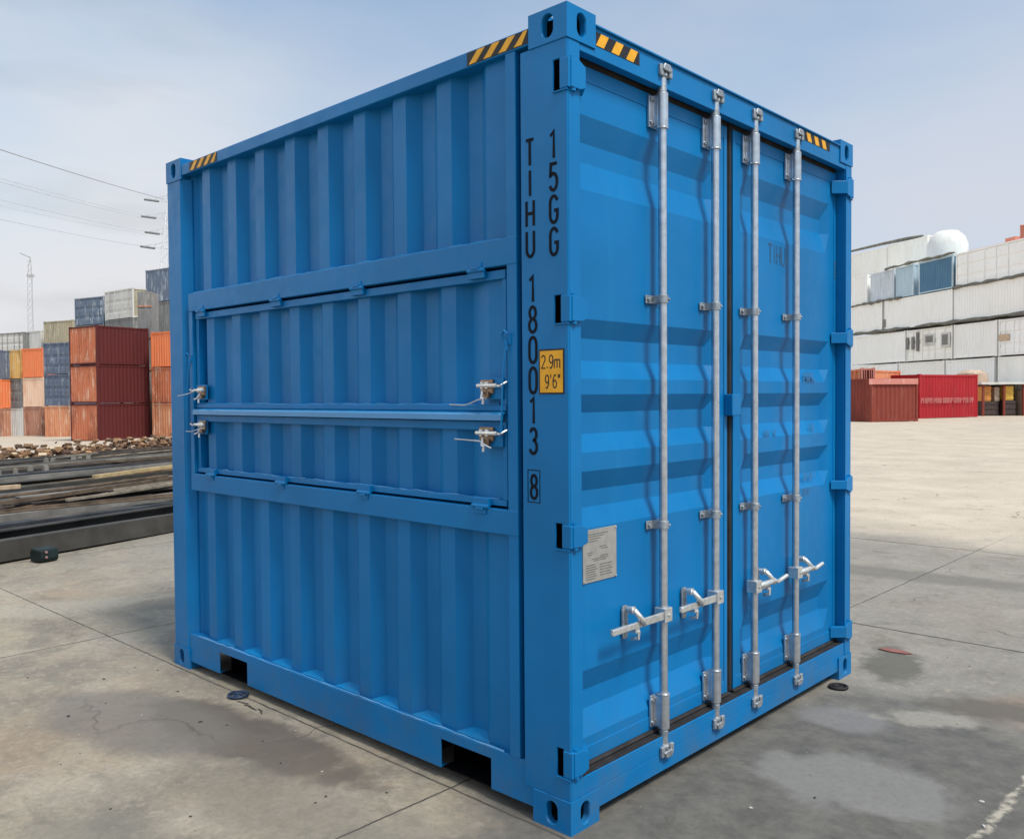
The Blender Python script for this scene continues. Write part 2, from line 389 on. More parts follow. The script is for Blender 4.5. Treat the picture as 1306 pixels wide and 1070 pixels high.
def stadium(cx, cy, hw, hh, n=6):
    """vertical stadium outline, counterclockwise, 4*(n+1)... points ordered to match a rectangle ring"""
    r = hw; pts = []
    for q, (ox, oy, a0) in enumerate(((0, hh-r, 0), (0, hh-r, 90), (0, -(hh-r), 180), (0, -(hh-r), 270))):
        for k in range(n+1):
            if q in (1, 3) and k == 0: continue
            a = R(a0+90*k/n); pts.append((cx+ox+r*math.cos(a), cy+oy+r*math.sin(a)))
    return pts
def hole_face(mb, u0_, u1, v0, v1, hw, hh, P, depth, inset=.006):
    cx, cy = (u0_+u1)/2, (v0+v1)/2
    inner = stadium(cx, cy, hw, hh)
    outer = []
    for (x, y) in inner:
        dx, dy = x-cx, y-cy; s = min((u1-cx)/abs(dx) if abs(dx) > 1e-9 else 1e9, (v1-cy)/abs(dy) if abs(dy) > 1e-9 else 1e9)
        outer.append((cx+dx*s, cy+dy*s))
    corners = [(u1, v1), (u0_, v1), (u0_, v0), (u1, v0)]
    # insert exact corners by snapping the nearest outer point
    for c in corners:
        k = min(range(len(outer)), key=lambda i: (outer[i][0]-c[0])**2+(outer[i][1]-c[1])**2); outer[k] = c
    n = len(inner)
    rim = [(cx+(x-cx)*1.10, cy+(y-cy)*1.07) for x, y in inner]
    vs = [P(*p, 0) for p in outer]+[P(*p, 0) for p in rim]+[P(*p, inset) for p in inner]+[P(*p, depth) for p in inner]
    fs = []
    for a in range(3):
        for i in range(n):
            j = (i+1) % n; fs.append((a*n+i, a*n+j, (a+1)*n+j, (a+1)*n+i))
    mb.add(vs, fs)
CX, CY, CZ = .178, .162, .118
def casting_mesh(sx, sy, top):
    """casting with outer corner at origin; extends -x*sx... ; sx: outward x sign, sy: outward y sign"""
    mb = MB()
    x0, x1 = (0, -CX*sx); y0, y1 = (0, -CY*sy)
    z0, z1 = 0, CZ
    # side face (normal y outward) with hole
    hole_face(mb, min(x0, x1), max(x0, x1), z0, z1, .0255, .040, lambda u, v, d: (u, -d*sy, v), .028)
    hole_face(mb, min(y0, y1), max(y0, y1), z0, z1, .0245, .040, lambda u, v, d: (-d*sx, u, v), .028)
    hole_face(mb, min(x0, x1), max(x0, x1), min(y0, y1), max(y0, y1), .032, .060, (lambda u, v, d: (u, v, z1-d)) if top else (lambda u, v, d: (u, v, d)), .02)
    # remaining faces
    zc = z0 if top else z1
    mb.add([(x0, y0, zc), (x1, y0, zc), (x1, y1, zc), (x0, y1, zc)], [(0, 1, 2, 3)])
    mb.add([(x1, y0, z0), (x1, y1, z0), (x1, y1, z1), (x1, y0, z1)], [(0, 1, 2, 3)])
    mb.add([(x0, y1, z0), (x1, y1, z0), (x1, y1, z1), (x0, y1, z1)], [(0, 1, 2, 3)])
    return mb
def inner_block(sx, sy):
    return MB().box(-.03*sx, -(CX-.012)*sx, -.03*sy, -(CY-.012)*sy, .03, CZ-.03)
for (x, sx) in ((0, 1), (-L, -1)):
    for (y, sy) in ((0, -1), (W, 1)):
        for top in (0, 1):
            mb = casting_mesh(sx, sy, top)
            o = mb.build('corner_casting', BLUE, box_root, loc=(x, y, (H-CZ) if top else 0))
            inner_block(sx, sy).build('casting_recess', DARK, o)
ZP0, ZP1 = CZ, H-CZ
HZ = [(2.602, 2.712), (1.800, 1.898), (1.010, 1.098), (.200, .300)]     # hinge heights
zs = [ZP0]+sorted([z for h in HZ for z in h])+[ZP1]
# door end posts
for (y, s) in ((0, 1), (W, -1)):
    mb = MB()
    yo = y+.004*s
    mb.plate([-.222, -.066, -.036, -.004], zs, lambda i, j: not (i == 1 and j % 2 == 1), 1, yo, yo+.008*s)
    mb.box(-.012, -.004, yo+.008*s, y+.076*s, ZP0, ZP1)
    mb.box(-.10, -.012, y+.068*s, y+.076*s, ZP0, ZP1)
    mb.box(-.222, -.214, yo+.008*s, y+.07*s, ZP0, ZP1)
    mb.build('corner_post', BLUE, box_root, .0035)
    MB().box(-.200, -.02, y+.030*s, y+.034*s, ZP0+.01, ZP1-.01).build('post_cavity', DARK, box_root)
# rear posts
for (y, s) in ((0, 1), (W, -1)):
    mb = MB()
    poly = [(-L+.004, y+.004*s), (-L+.158, y+.004*s), (-L+.170, y+.012*s), (-L+.205, y+.050*s), (-L+.205, y+.062*s), (-L+.16, y+.05*s), (-L+.14, y+.02*s), (-L+.02, y+.02*s), (-L+.02, y+.16*s), (-L+.004, y+.16*s)]
    mb.prism(poly, 2, ZP0, ZP1); mb.build('corner_post', BLUE, box_root, .003)
# bottom side rails with fork pockets
PK = [(-2.482, -2.194), (-.688, -.403)]
for (y, s) in ((0, 1), (W, -1)):
    mb = MB(); xs_ = [-L+CX, PK[0][0], PK[0][1], PK[1][0], PK[1][1], -CX]
    mb.plate(xs_, [.045, .163, .205], lambda i, j: not (i in (1, 3) and j == 0), 1, y+.010*s, y+.016*s)
    mb.plate(xs_, [.163, .205], lambda i, j: True, 1, y+.0165*s, y+.085*s)
    for a, b in ((xs_[0], xs_[1]), (xs_[2], xs_[3]), (xs_[4], xs_[5])):
        mb.box(a+.002, b-.002, y+.0165*s, y+.045*s, .045, .051)
    mb.build('bottom_side_rail', BLUE, box_root, .002)
for a, b in PK:
    mb = MB()
    for x in (a, b-.006): mb.box(x, x+.006, .08, W-.08, .050, .158)
    mb.box(a, b, .02, W-.02, .0455, .0495); mb.box(a, b, .08, W-.08, .1585, .1625); mb.box(a, b, .30, .31, .051, .158)  # floor and close cross wall added in near-black to keep the pocket unlit
    mb.build('fork_pocket_tunnel', DARK, box_root)
MB().box(-L+.1, -.10, .076, W-.076, .168, .190).build('floor', DARK, box_root)
# lower cross members seen under the rail
mb = MB()
for x in (-2.0, -1.7, -1.4, -1.1, -.85): mb.box(x, x+.05, .08, W-.08, .06, .166)
mb.build('cross_member', DARK, box_root)
# top rails, roof
for (y, s) in ((0, 1), (W, -1)):
    MB().box(-L+CX, -CX+.0, y+.004*s, y+.080*s, 2.797, 2.857).build('top_side_rail', BLUE, box_root, .004)
mb = MB(); n = 11
x = -L+.12; pts = []
while x < -.14:
    pts += [(x, 2.835), (x+.06, 2.852), (x+.12, 2.852), (x+.18, 2.835)]; x += .22
poly = pts+[(-.12, 2.835), (-.12, 2.822), (-L+.12, 2.822)]
mb.prism(poly, 1, .0805, W-.0805); mb.build('roof', BLUE, box_root)

def corr(x0, x1, z0, z1, yo, yi, e0=-2.630, pitch=.2755, t=.0, first_inner=True, s=1, cap=True, flatend=.09):
    """corrugated sheet: outer flats at yo, inner flats at yi"""
    pr = []
    k = math.floor((x0-e0)/pitch)-1
    while True:
        e = e0+k*pitch
        for dx, y in ((0, yo), (.082, yo), (.140, yi), (.2155, yi)): pr.append((e+dx, y))
        k += 1
        if e > x1: break
    def yat(x):
        for (xa, ya), (xb, yb) in zip(pr, pr[1:]):
            if xa <= x <= xb: return ya+(yb-ya)*(x-xa)/(xb-xa)
        return yo
    fe = x1-flatend
    mid = [p for p in pr if x0 < p[0] < fe and True]
    out = [(x0, yat(x0))]+mid
    if flatend:
        # finish on an outer flat
        while out and out[-1][0] > fe-.0: out.pop()
        out.append((fe, yo))
        out = [p for i, p in enumerate(out) if not (p[0] > fe-.058 and p[1] != yo and i != len(out)-1)]
        out.append((x1, yo))
    else: out.append((x1, yat(x1)))
    return out
def corr_sheet(mb, prof, z0, z1, th=.004, s=1, dome=0):
    n = len(prof)
    vs = []
    for z in (z0, z1):
        for x, y in prof: vs.append((x, y, z))
    fs = [(i, i+1, n+i+1, n+i) for i in range(n-1)]
    mb.add(vs, fs)
    vs2 = [(x, y+th*s, z) for x, y, z in vs]
    mb.add(vs2, fs)
E0 = -2.630
prof_main = corr(-2.800, -.250, 0, 0, .034, .076, E0, flatend=.145)
# upper and lower fixed sheets of the front side
for z0, z1 in ((2.10, 2.80), (.170, 1.045)):
    mb = MB(); corr_sheet(mb, prof_main, z0, z1); mb.build('corrugated_wall', BLUE, box_root)
# fillets that close the sheet ends to rails: backing so no light gets through
# side frame strips and mid rails
mb = MB(); mb.box(-.300, -.250, .0078, .034, .205, 2.797); mb.build('hatch_frame_post', BLUE, box_root, .002)
MB().box(-.2495, -.2225, .052, .056, .19, 2.80).build('groove_backing', BLUE, box_root)
mb = MB(); mb.box(-2.7615, -2.722, .0078, .066, 1.1245, 2.0295); mb.build('hatch_frame_post', BLUE, box_root, .002)
MB().box(-2.762, -.2495, .006, .078, 2.030, 2.130).build('hatch_rail', BLUE, box_root, .003)
MB().box(-2.762, -.2495, .006, .078, 1.030, 1.124).build('hatch_rail', BLUE, box_root, .003)
# wavy bead along ledges; lighter glossy blue paints in the ledge highlights
BEAD = paint_blue('ledge_highlight_blue', (.004, .20, .46), .16); BEAD.node_tree.nodes['Principled BSDF'].inputs['Specular IOR Level'].default_value = .9
def bead(name, z, y0=.0135, amp=.004, x0=-2.72, x1=-.31, r=.0048, sl=0):
    pts = []; x = x0
    while x < x1:
        pts.append((x, y0+rng.uniform(-.001, .003), z+rng.uniform(-.0015, .0025))); x += .045
    rr = [r*rng.uniform(.5, 1.3) for _ in pts]
    MB().tube(pts, rr, 6).build(name, BEAD, box_root, smooth=True)
bead('sealant_bead', .2055, .016)
bead('sealant_bead', 2.1315, .018)
# sloped webs at corrugation foot, tilted and brightened as the ledge highlights
def pockets(z, prof, name, ht=.012):
    mb = MB()
    xs_ = [p[0] for p in prof]
    for (xa, ya), (xb, yb), (xc, yc), (xd, yd) in zip(prof, prof[1:], prof[2:], prof[3:]):
        if ya < .04 and yb > .06 and yc > .06 and yd < .04:
            vs = [(xa, ya-.002, z), (xd, yd-.002, z), (xb, yb-.001, z+ht), (xc, yc-.001, z+ht)]
            mb.add(vs, [(0, 1, 3, 2)])
    if mb.f: mb.build(name, BEAD, box_root)
pockets(.2062, prof_main, 'ledge_highlight_web', .022); pockets(2.1315, prof_main, 'ledge_highlight_web', .016)

# flaps
def flap(name, z0, z1, label, top):
    fx0, fx1 = -2.712, -.318
    root = MB()
    # frame
    tb = .034
    root.box(fx0, fx1, .020, .077, z1-tb, z1); root.box(fx0, fx1, .020, .077, z0, z0+.022)
    root.box(fx0, fx0+.030, .0245, .077, z0+.022, z1-tb); root.box(fx1-.022, fx1, .0245, .077, z0+.022, z1-tb)
    f = root.build(name, BLUE, box_root, .002); f['label'] = label
    prof = corr(fx0+.030, fx1-.022, 0, 0, .040, .076, E0+.012, flatend=.085)
    mb = MB(); corr_sheet(mb, prof, z0+.010, z1-.010); mb.build('corrugated_sheet', BLUE, f)
    mb = MB()
    pts = []; x = fx0+.03
    while x < fx1-.03: pts.append((x, .0255+rng.uniform(-.001, .003), z0+.0235+rng.uniform(-.0015, .0025))); x += .04
    mb.tube(pts, [.003*rng.uniform(.4, 1.4) for _ in pts], 6); mb.build('sealant_bead', BEAD, f, smooth=True)
    return f
fu = flap('upper_flap', 1.492, 2.018, 'tall corrugated upper hatch flap hinged along its top edge', 1)
fl = flap('lower_flap', 1.134, 1.452, 'short corrugated lower hatch flap hinged along its bottom edge', 0)
mb = MB(); mb.prism([(-.004, 1.478), (.001, 1.484), (.024, 1.490), (.024, 1.4835), (.002, 1.478), (.001, 1.456), (-.004, 1.456)], 0, -2.712, -.318)
mb.build('drip_bar', BEAD, fu)
MB().box(-2.712, -.3185, .030, .048, 1.4525, 1.4915).build('meeting_strip', BLUE, fu)
MB().box(-2.75, -.28, .084, .088, 1.03, 2.13).build('hatch_backing', DARK, box_root)
def hinge(x, z, par, up):
    mb = MB(); s = 1 if up else -1
    mb.tube([(x-.045, .004, z), (x+.045, .004, z)], .0085, 10)
    mb.box(x-.030, x+.030, .001, .0115, z, z+.030*s); mb.box(x-.042, x+.042, .003, .0235, z-.03*s, z-.002*s)
    mb.box(x-.02, x+.02, -.006, .0, z+.004*s, z+.014*s)
    mb.build('flap_hinge', BLUE, par, .0015)
for x in (-2.62, -1.862, -1.205, -.457): hinge(x, 2.024, fu, True)
for x in (-2.533, -1.837, -1.171, -.442): hinge(x, 1.129, fl, False)
# latches (slide bolts) and stays
def latch(x0, x1, z, par, left):
    pl = MB().box(min(x0, x1)-.012, max(x0, x1)-.0+.012 if not left else max(x0, x1)+.012, .016, .0238, z-.052, z+.030).build('latch_plate', BLUE, par, .001)
    s = 1 if not left else -1
    xa, xb = (x0, x1) if not left else (x1, x0)     # bolt shoots from xa to xb
    mb = MB()
    mb.tube([(xa-.014*s, -.004, z), (xb, -.004, z)], .0085, 10)
    mb.box(xa+.004*s, xa+.018*s, -.008, .016, z-.012, z+.014); mb.box(xb-.060*s, xb-.045*s, -.008, .016, z-.012, z+.014)
    mb.build('slide_bolt', GALVL, par, .001, smooth=True)
    mb = MB(); mb.box(xa-.008*s, xb-.03*s, .006, .016, z-.030, z+.022); mb.box(xa+.012*s, xb-.045*s, -.003, .012, z-.046, z-.024)
    mb.build('bolt_housing', BRASS, par, .001)
    mb = MB(); xc = xb-.072*s
    mb.tube([(xc, -.006, z-.020), (xc+.01*s, -.022, z-.046), (xc+.03*s, -.026, z-.050)], .0048, 8)
    mb.tube([(xc+.01*s, -.010, z-.046), (xc+.008*s, -.012, z-.070)], .0058, 8)
    mb.build('bolt_knob', GALV, par, smooth=True)
    mb = MB(); mb.tube([(xb+.012*s, .018, z-.004), (xb+.016*s, -.006, z-.004), (xb+.034*s, -.012, z+.002), (xb+.042*s, .004, z+.012), (xb+.042*s, .018, z+.012)], .0042, 8)
    mb.tube([(xb-.03*s, -.002, z), (xb+.03*s, -.002, z-.003)], .0052, 8)
    mb.build('bolt_keeper', GALV, par, smooth=True)
latch(-.432, -.345, 1.587, fu, False); latch(-.440, -.345, 1.408, fl, False)
latch(-2.690, -2.600, 1.590, fu, True); latch(-2.690, -2.600, 1.400, fl, True)
def wire(name, pts, r, par, mat=GALV):
    return MB().tube(pts, r, 6).build(name, mat, par, smooth=True)
def catch(x, ztop, zbot, par):
    mb = MB(); mb.box(x-.013, x+.013, .0015, .0155, ztop-.028, ztop+.012)
    pts = [(x+.012, -.012, ztop+.012), (x+.002, -.018, ztop+.022), (x-.012, -.014, ztop+.010), (x-.010, -.008, ztop-.010), (x-.002, -.004, ztop-.020), (x-.002, .0, ztop-.05)]
    mb.tube(pts, .0042, 8); mb.build('stay_hook', BLUE, par, smooth=True)
    wire('stay_rod', [(x-.002, -.004, ztop-.035), (x-.014, -.008, ztop-.12), (x-.022*1, -.01, zbot+.08), (x-.03, -.008, zbot)], .0034, par, BLUE)
catch(-.292, 1.765, 1.39, box_root); catch(-2.742, 1.775, 1.37, box_root)
wire('safety_wire', [(-.395, -.004, 1.538), (-.43, -.016, 1.534), (-.47, -.014, 1.522), (-.52, .0, 1.513), (-.62, .014, 1.515)], .0028, box_root)
wire('safety_wire', [(-.375, -.004, 1.352), (-.40, -.016, 1.365), (-.42, -.02, 1.378), (-.48, -.022, 1.380), (-.56, -.018, 1.382)], .0028, box_root)
wire('safety_wire', [(-2.83, -.03, 1.560), (-2.78, -.035, 1.562), (-2.70, -.03, 1.572), (-2.66, -.01, 1.590)], .0028, box_root)
wire('safety_wire', [(-2.74, -.03, 1.362), (-2.66, -.04, 1.362), (-2.58, -.045, 1.376), (-2.53, -.03, 1.384)], .0028, box_root)

# far side and rear walls
prof = [(x, W-(y)) for x, y in corr(-2.80, -.24, 0, 0, .020, .056, E0, flatend=0)]
mb = MB(); corr_sheet(mb, prof, .17, 2.80, s=-1); mb.build('corrugated_wall', BLUE, box_root)
mb = MB()
pe = []; y = .12
while y < W-.12:
    pe += [(-L+.02, y), (-L+.02, y+.11), (-L+.065, y+.13), (-L+.065, y+.23)]; y += .25
vs = [(a, b, z) for z in (.17, 2.82) for a, b in pe]; n = len(pe)
mb.add(vs, [(i, i+1, n+i+1, n+i) for i in range(n-1)]); mb.build('end_wall', BLUE, box_root)
for z in ((.045, .205), (2.78, 2.857)):
    MB().box(-L+.008, -L+.068, CY, W-CY, *z).build('end_rail', BLUE, box_root, .003)

# door header, sill
mb = MB(); mb.prism([(-.006, 2.752), (-.006, 2.856), (-.10, 2.856), (-.10, 2.83), (-.045, 2.83), (-.045, 2.752)], 1, CY, W-CY)
mb.box(-.10, .004, CY, W-CY, 2.8565, 2.864)
mb.box(-.045, -.006, .077, CY, 2.752, H-CZ-.002); mb.box(-.045, -.006, W-CY, W-.077, 2.752, H-CZ-.002)
mb.build('door_header', BLUE, box_root, .002)
mb = MB(); mb.box(-.10, -.008, .077, W-.077, .0455+.073, .184); mb.box(-.10, -.008, CY, W-CY, .045, .118)
mb.build('door_sill', BLUE, box_root, .002)
# door leaves
XD = -.062
def dz(z): return 1.55+(z-1.55)*1.031
CORR = [(2.53, 2.445, 2.375, 2.270), (1.818, 1.751, 1.672, 1.607), (1.551, 1.486, 1.410, 1.345), (1.278, 1.206, 1.145, 1.075), (.569, .485, .418, .328)]
ZB, ZT = .200, 2.737
def door(y0, y1, name, label, left):
    zb = [ZB]+sorted([dz(z) for c in CORR for z in c])+[ZT]
    fl_, fr = (.030, .085) if left else (.070, .085)
    ya, yb = y0+fl_, y1-fr
    yb2, ya2 = yb-.055, ya+.012 if left else ya+.05
    if not left: yb2 = yb-.05
    ys = [y0, ya, ya2, yb2, yb, y1]
    inner_z = set(round(dz(z), 5) for c in CORR for z in c[1:3])
    vs = []; D = .032
    for z in zb:
        for j, y in enumerate(ys):
            d = D if (round(z, 5) in inner_z and j in (2, 3)) else 0
            vs.append((XD-d, y, z))
    n = len(ys); fs = [(i*n+j, i*n+j+1, (i+1)*n+j+1, (i+1)*n+j) for i in range(len(zb)-1) for j in range(n-1)]
    mb = MB(); mb.add(vs, fs)
    o = mb.build(name, BLUE, box_root); o['label'] = label
    fr_ = MB()
    fr_.box(XD-.05, XD-.0005-.04, y0, y1, ZB, ZT)
    # raised rectangular tube edges
    fr_.box(XD-.04, XD+.004, y0, y0+.026, ZB, ZT); fr_.box(XD-.04, XD+.004, y1-.026, y1, ZB, ZT)
    fr_.box(XD-.04, XD+.003, y0+.026, y1-.026, ZT-.055, ZT); fr_.box(XD-.04, XD+.003, y0+.026, y1-.026, ZB, ZB+.055)
    fr_.build('door_frame', BLUE, o, .002)
    g = MB(); g.box(XD-.03, XD-.002, y0-.01, y1+.01, ZT+.001, 2.83); g.build('door_gasket', RUBBER, o, .002)
    g = MB(); g.prism([(XD-.03, .1865), (XD+.010, .1865), (XD+.016, .192), (XD+.006, .1995), (XD-.03, .1995)], 1, y0-.01, y1+.01); g.build('door_gasket', RUBBER, o)
    return o
dl = door(.082, 1.186, 'door_leaf', 'left door leaf carrying the metal data plate', True)
dr = door(1.240, 2.356, 'door_leaf', 'right door leaf with faded markings', False)
mb = MB(); mb.box(XD-.03, XD-.004, 1.187, 1.239, .1995, 2.80); mb.tube([(XD-.004, 1.213, .2), (XD-.004, 1.213, 2.78)], .010, 8)
mb.build('centre_gasket', RUBBER, box_root, smooth=True)
# strip of dark rubber on the sill
MB().box(-.061, -.012, .078, W-.078, .1845, .1862).build('sill_gasket', RUBBER, box_root)
# hinges
def door_hinge(z0, z1, y, s, leaf):
    mb = MB()
    ym = lambda a: y+a*s
    # lug on the post corner
    mb.box(-.034, .006, ym(.000), ym(.020), z0+.004, z1-.004)
    mb.prism([( ym(.012), z0+.006), (ym(.060), z0+.006), (ym(.092), z0+.016), (ym(.092), z1-.022), (ym(.060), z1-.006), (ym(.012), z1-.006)], 0, -.004, .010)
    mb.prism([(.0085, ym(.06)), (.0085, ym(.092)), (-.054, ym(.150)), (-.060, ym(.110)), (-.004, ym(.062))], 2, z0+.018, z1-.024)
    mb.build('door_hinge', BLUE, leaf, .002)
    mb = MB(); mb.tube([(-.004, ym(.032), z0-.004), (-.004, ym(.032), z1+.004)], .013, 12)
    mb.build('hinge_pin', BLUE, leaf, smooth=True)
    MB().box(-.066, -.0, ym(-.003), ym(.006), z0-.004, z0).build('hinge_pad', BLUE, leaf)
for z0, z1 in HZ:
    door_hinge(z0, z1, 0, 1, dl); door_hinge(z0, z1, W, -1, dr)
# corner weld at hinges / small plate near centre
mb = MB(); mb.box(XD+.004, XD+.046, 1.160, 1.238, 1.452, 1.548); mb.build('centre_block', BLUE, dr, .004)

# weld seams
def seam(pts, r=.0022):
    out = []
    for a_, b_ in zip(pts, pts[1:]):
        a_, b_ = Vector(a_), Vector(b_); n_ = max(2, int((b_-a_).length/.012))
        out += [a_.lerp(b_, i/n_) for i in range(n_)]
    out.append(Vector(pts[-1]))
    MB().tube(out, [r*rng.uniform(.6, 1.3) for _ in out], 5).build('weld_seam', BLUE, box_root, smooth=True)
seam([(-.178, .0035, H-CZ), (-.002, .0035, H-CZ)]); seam([(-.178, .0035, CZ), (-.002, .0035, CZ)])
seam([(-.003, .004, CZ), (-.003, .076, CZ)]); seam([(-.003, .004, H-CZ), (-.003, .076, H-CZ)])
seam([(-.2225, .0095, .1185), (-.2225, .0095, .205)])
# locking rods
def tube_n(pts, r, n=12): return MB().tube(pts, r, n)
def rod(y, leaf, hdir):
    X = -.014
    r = tube_n([(X, y, .150), (X, y, 2.790)], .0165, 20).build('lock_rod', GALV, leaf, smooth=True)
    for (za, zb_) in ((2.598, 2.732), (.213, .347)):
        mb = MB(); mb.tube([(X, y, za), (X, y, zb_)], .0235, 18)
        mb.tube([(X, y, za-.006 if za > 1 else zb_), (X, y, za if za > 1 else zb_+.008)], .0255, 18)
        mb.box(XD+.0045, XD+.014, y-.040, y+.040, za+.004, zb_-.004); mb.box(XD+.014, X, y-.021, y+.021, za+.006, zb_-.006)
        mb.build('rod_bearing', GALV, leaf, .0015, smooth=True)
        mb = MB()
        for zz in (za+.022, zb_-.022):
            for yy in (y-.031, y+.032): mb.tube([(XD+.014, yy, zz), (XD+.021, yy, zz)], .0075, 6)
        mb.build('bearing_bolt', CAST, leaf)
    for zc in (1.925, 1.030):
        mb = MB(); mb.tube([(X, y, zc-.016), (X, y, zc+.016)], .0225, 16)
        mb.box(XD+.0045, XD+.010, y-.060, y+.036, zc-.016, zc+.016); mb.box(XD+.010, X, y-.02, y+.02, zc-.0155, zc+.0155)
        mb.tube([(XD+.01, y-.046, zc), (XD+.020, y-.046, zc)], .008, 6); mb.tube([(X+.018, y+.01, zc), (X+.026, y+.012, zc)], .0055, 8)
        mb.build('rod_bracket', CAST, leaf, .001, smooth=True)
    for top in (0, 1):
        s = 1 if top else -1; z = 2.790 if top else .150
        zz = lambda a: z+a*s
        mb = MB()
        mb.tube([(X, y, zz(-.055)), (X, y, zz(.005))], [.0185, .0150], 16)
        mb.tube([(X, y, zz(.0)), (X, y, zz(.020))], .019, 8)
        mb.tube([(X, y, zz(.020)), (X, y, zz(.030))], .013, 10)
        # cam with two horns
        mb.prism([(X-.012, y-.032), (X+.014, y-.034), (X+.016, y-.012), (X+.024, y), (X+.015, y+.014), (X+.014, y+.032), (X-.010, y+.030), (X-.016, y)], 2, zz(.004), zz(.016))
        mb.prism([(X-.012, y-.024), (X+.010, y-.026), (X+.020, y), (X+.010, y+.026), (X-.012, y+.024)], 2, zz(.026), zz(.036))
        mb.build('rod_cam', CAST, leaf, .002, smooth=True)
        mb = MB()
        mb.box(-.006, .008, y-.042, y-.020, zz(.002), zz(.044)); mb.box(-.006, .008, y+.020, y+.042, zz(.002), zz(.044))
        mb.box(-.006, .006, y-.034, y+.034, zz(.036), zz(.046)); mb.prism([(y-.030, zz(.026)), (y-.018, zz(.05)), (y+.020, zz(.05)), (y+.034, zz(.028)), (y+.02, zz(.022)), (y-.02, zz(.022))], 0, .004, .014)
        mb.build('cam_keeper', CAST, leaf, .003, smooth=True)
RY = [.604, 1.008, 1.356, 1.781]
for i, y in enumerate(RY): rod(y, dl if i < 2 else dr, -1)
# handles
def handle(y, end, hub, z, leaf, left):
    s = -1 if left else 1
    mb = MB()
    mb.box(-.040, .012, y-.026, y+.026, z-.028, z+.028); mb.tube([(.012, y, z), (.018, y, z)], .006, 8)
    mb.build('handle_hub', GALVL, leaf, .005)
    mb = MB()
    if left:
        mb.prism([(y-.028, z-.016), (y-.028, z+.016), (hub+.03, z+.017), (hub-.01, z+.010), (end+.02, z+.012), (end, z+.009), (end-.003, z-.007), (end+.015, z-.012), (hub-.01, z-.014), (hub+.03, z-.014)], 0, -.002, .008)
        mb.box(-.004, .012, end, end+.10, z-.012, z+.012)
    else:
        pts = [(.0, y+.02, z), (.012, hub-.02, z+.004), (.018, hub+.03, z+.012), (.016, hub+.07, z-.002), (.018, end-.04, z+.004), (.030, end, z+.020)]
        mb.tube(pts, [.016, .014, .013, .010, .011, .010], 10)
        mb.box(-.004, .008, y+.02, hub+.01, z-.020, z+.016)
    mb.build('door_handle', GALVL, leaf, .003, smooth=True)
    # retainer with catch
    mb = MB()
    mb.prism([(hub-.014, z-.062), (hub+.014, z-.062), (hub+.018, z-.03), (hub+.016, z+.05), (hub+.012, z+.066), (hub-.012, z+.066), (hub-.018, z+.05), (hub-.018, z-.03)], 0, XD+.0045, XD+.014)
    mb.build('retainer_plate', CAST, leaf, .002)
    mb = MB()
    mb.tube([(-.040, hub+.0, z+.055), (-.004, hub+.002, z+.050), (.014, hub+.008, z+.030), (.020, hub+.026, z+.010), (.014, hub+.034, z-.004)], [.011, .012, .011, .010, .010], 10)
    mb.tube([(-.030, hub, z+.052), (-.008, hub, z+.054)], .015, 12)
    mb.box(XD+.014, .010, hub-.014, hub+.012, z-.030, z-.014)
    mb.tube([(-.03, hub+.002, z-.018), (.012, hub+.004, z-.028), (.010, hub, z-.050), (-.02, hub, z-.058)], .008, 10)
    mb.build('handle_catch', GALVL, leaf, .002, smooth=True)
handle(RY[0], .235, .395, .672, dl, True)
handle(RY[1], .700, .815, .672, dl, True)
handle(RY[2], 1.600, 1.455, .660, dr, False)
handle(RY[3], 2.000, 1.870, .660, dr, False)

# data plate
yA, yB, zA, zB = .148, .352, .858, 1.053
pl = MB().box(XD-.001, XD+.0035, yA, yB, zA, zB).build('data_plate', PLATE, dl, .001)
mb = MB(); k = 0
def pbar(y0, y1, z, h=.003):
    mb.box(XD+.0036, XD+.0040, y0, y1, z-h/2, z+h/2)
for z, a, b in ((1.035, .02, .15), (1.027, .02, .125), (1.018, .02, .105), (1.009, .02, .085), (.985, .10, .14), (.977, .11, .15), (.968, .022, .06), (.960, .03, .055), (.950, .10, .15), (.943, .05, .15), (.936, .06, .14)): pbar(yA+a, yA+b, z)
for i in range(7): pbar(yA+.016, yA+.070+.012*((i*37) % 3)/2, .922-i*.0085, .0034)
for i in range(5): pbar(yA+.10, yA+.175-.01*(i % 2), .918-i*.010, .004)
mb.build('plate_text', PLTINK, pl)
for y in (yA+.006, yB-.006):
    for z in (zA+.006, zB-.006): MB().tube([(XD+.003, y, z), (XD+.007, y, z)], .004, 8).build('rivet', GALVL, pl)

# ------------------------------------------------------------------ lettering
def ribbon(mb, pts, wd, P, off, closed=False):
    n = len(pts); Lf = []; Rt = []
    for i in range(n):
        p = Vector(pts[i])
        a = Vector(pts[i-1]) if (i > 0 or closed) else None
        b = Vector(pts[(i+1) % n]) if (i < n-1 or closed) else None
        d1 = (p-a).normalized() if a is not None else None
        d2 = (b-p).normalized() if b is not None else None
        d = (d1+d2).normalized() if (d1 is not None and d2 is not None and (d1+d2).length > 1e-6) else (d1 if d2 is None else d2)
        nrm = Vector((-d.y, d.x)); k = 1
        if d1 is not None and d2 is not None: k = min(1.6, 1/max(.3, d.dot(d2)))
        Lf.append(p+nrm*wd/2*k); Rt.append(p-nrm*wd/2*k)
    vs = [P(q.x, q.y, off) for q in Lf]+[P(q.x, q.y, off) for q in Rt]
    fs = [(i, (i+1) % n, n+(i+1) % n, n+i) for i in range(n if closed else n-1)]
    mb.add(vs, fs)
def arc(cx, cy, rx, ry, a0, a1, n=8): return [(cx+rx*math.cos(R(a0+(a1-a0)*i/n)), cy+ry*math.sin(R(a0+(a1-a0)*i/n))) for i in range(n+1)]
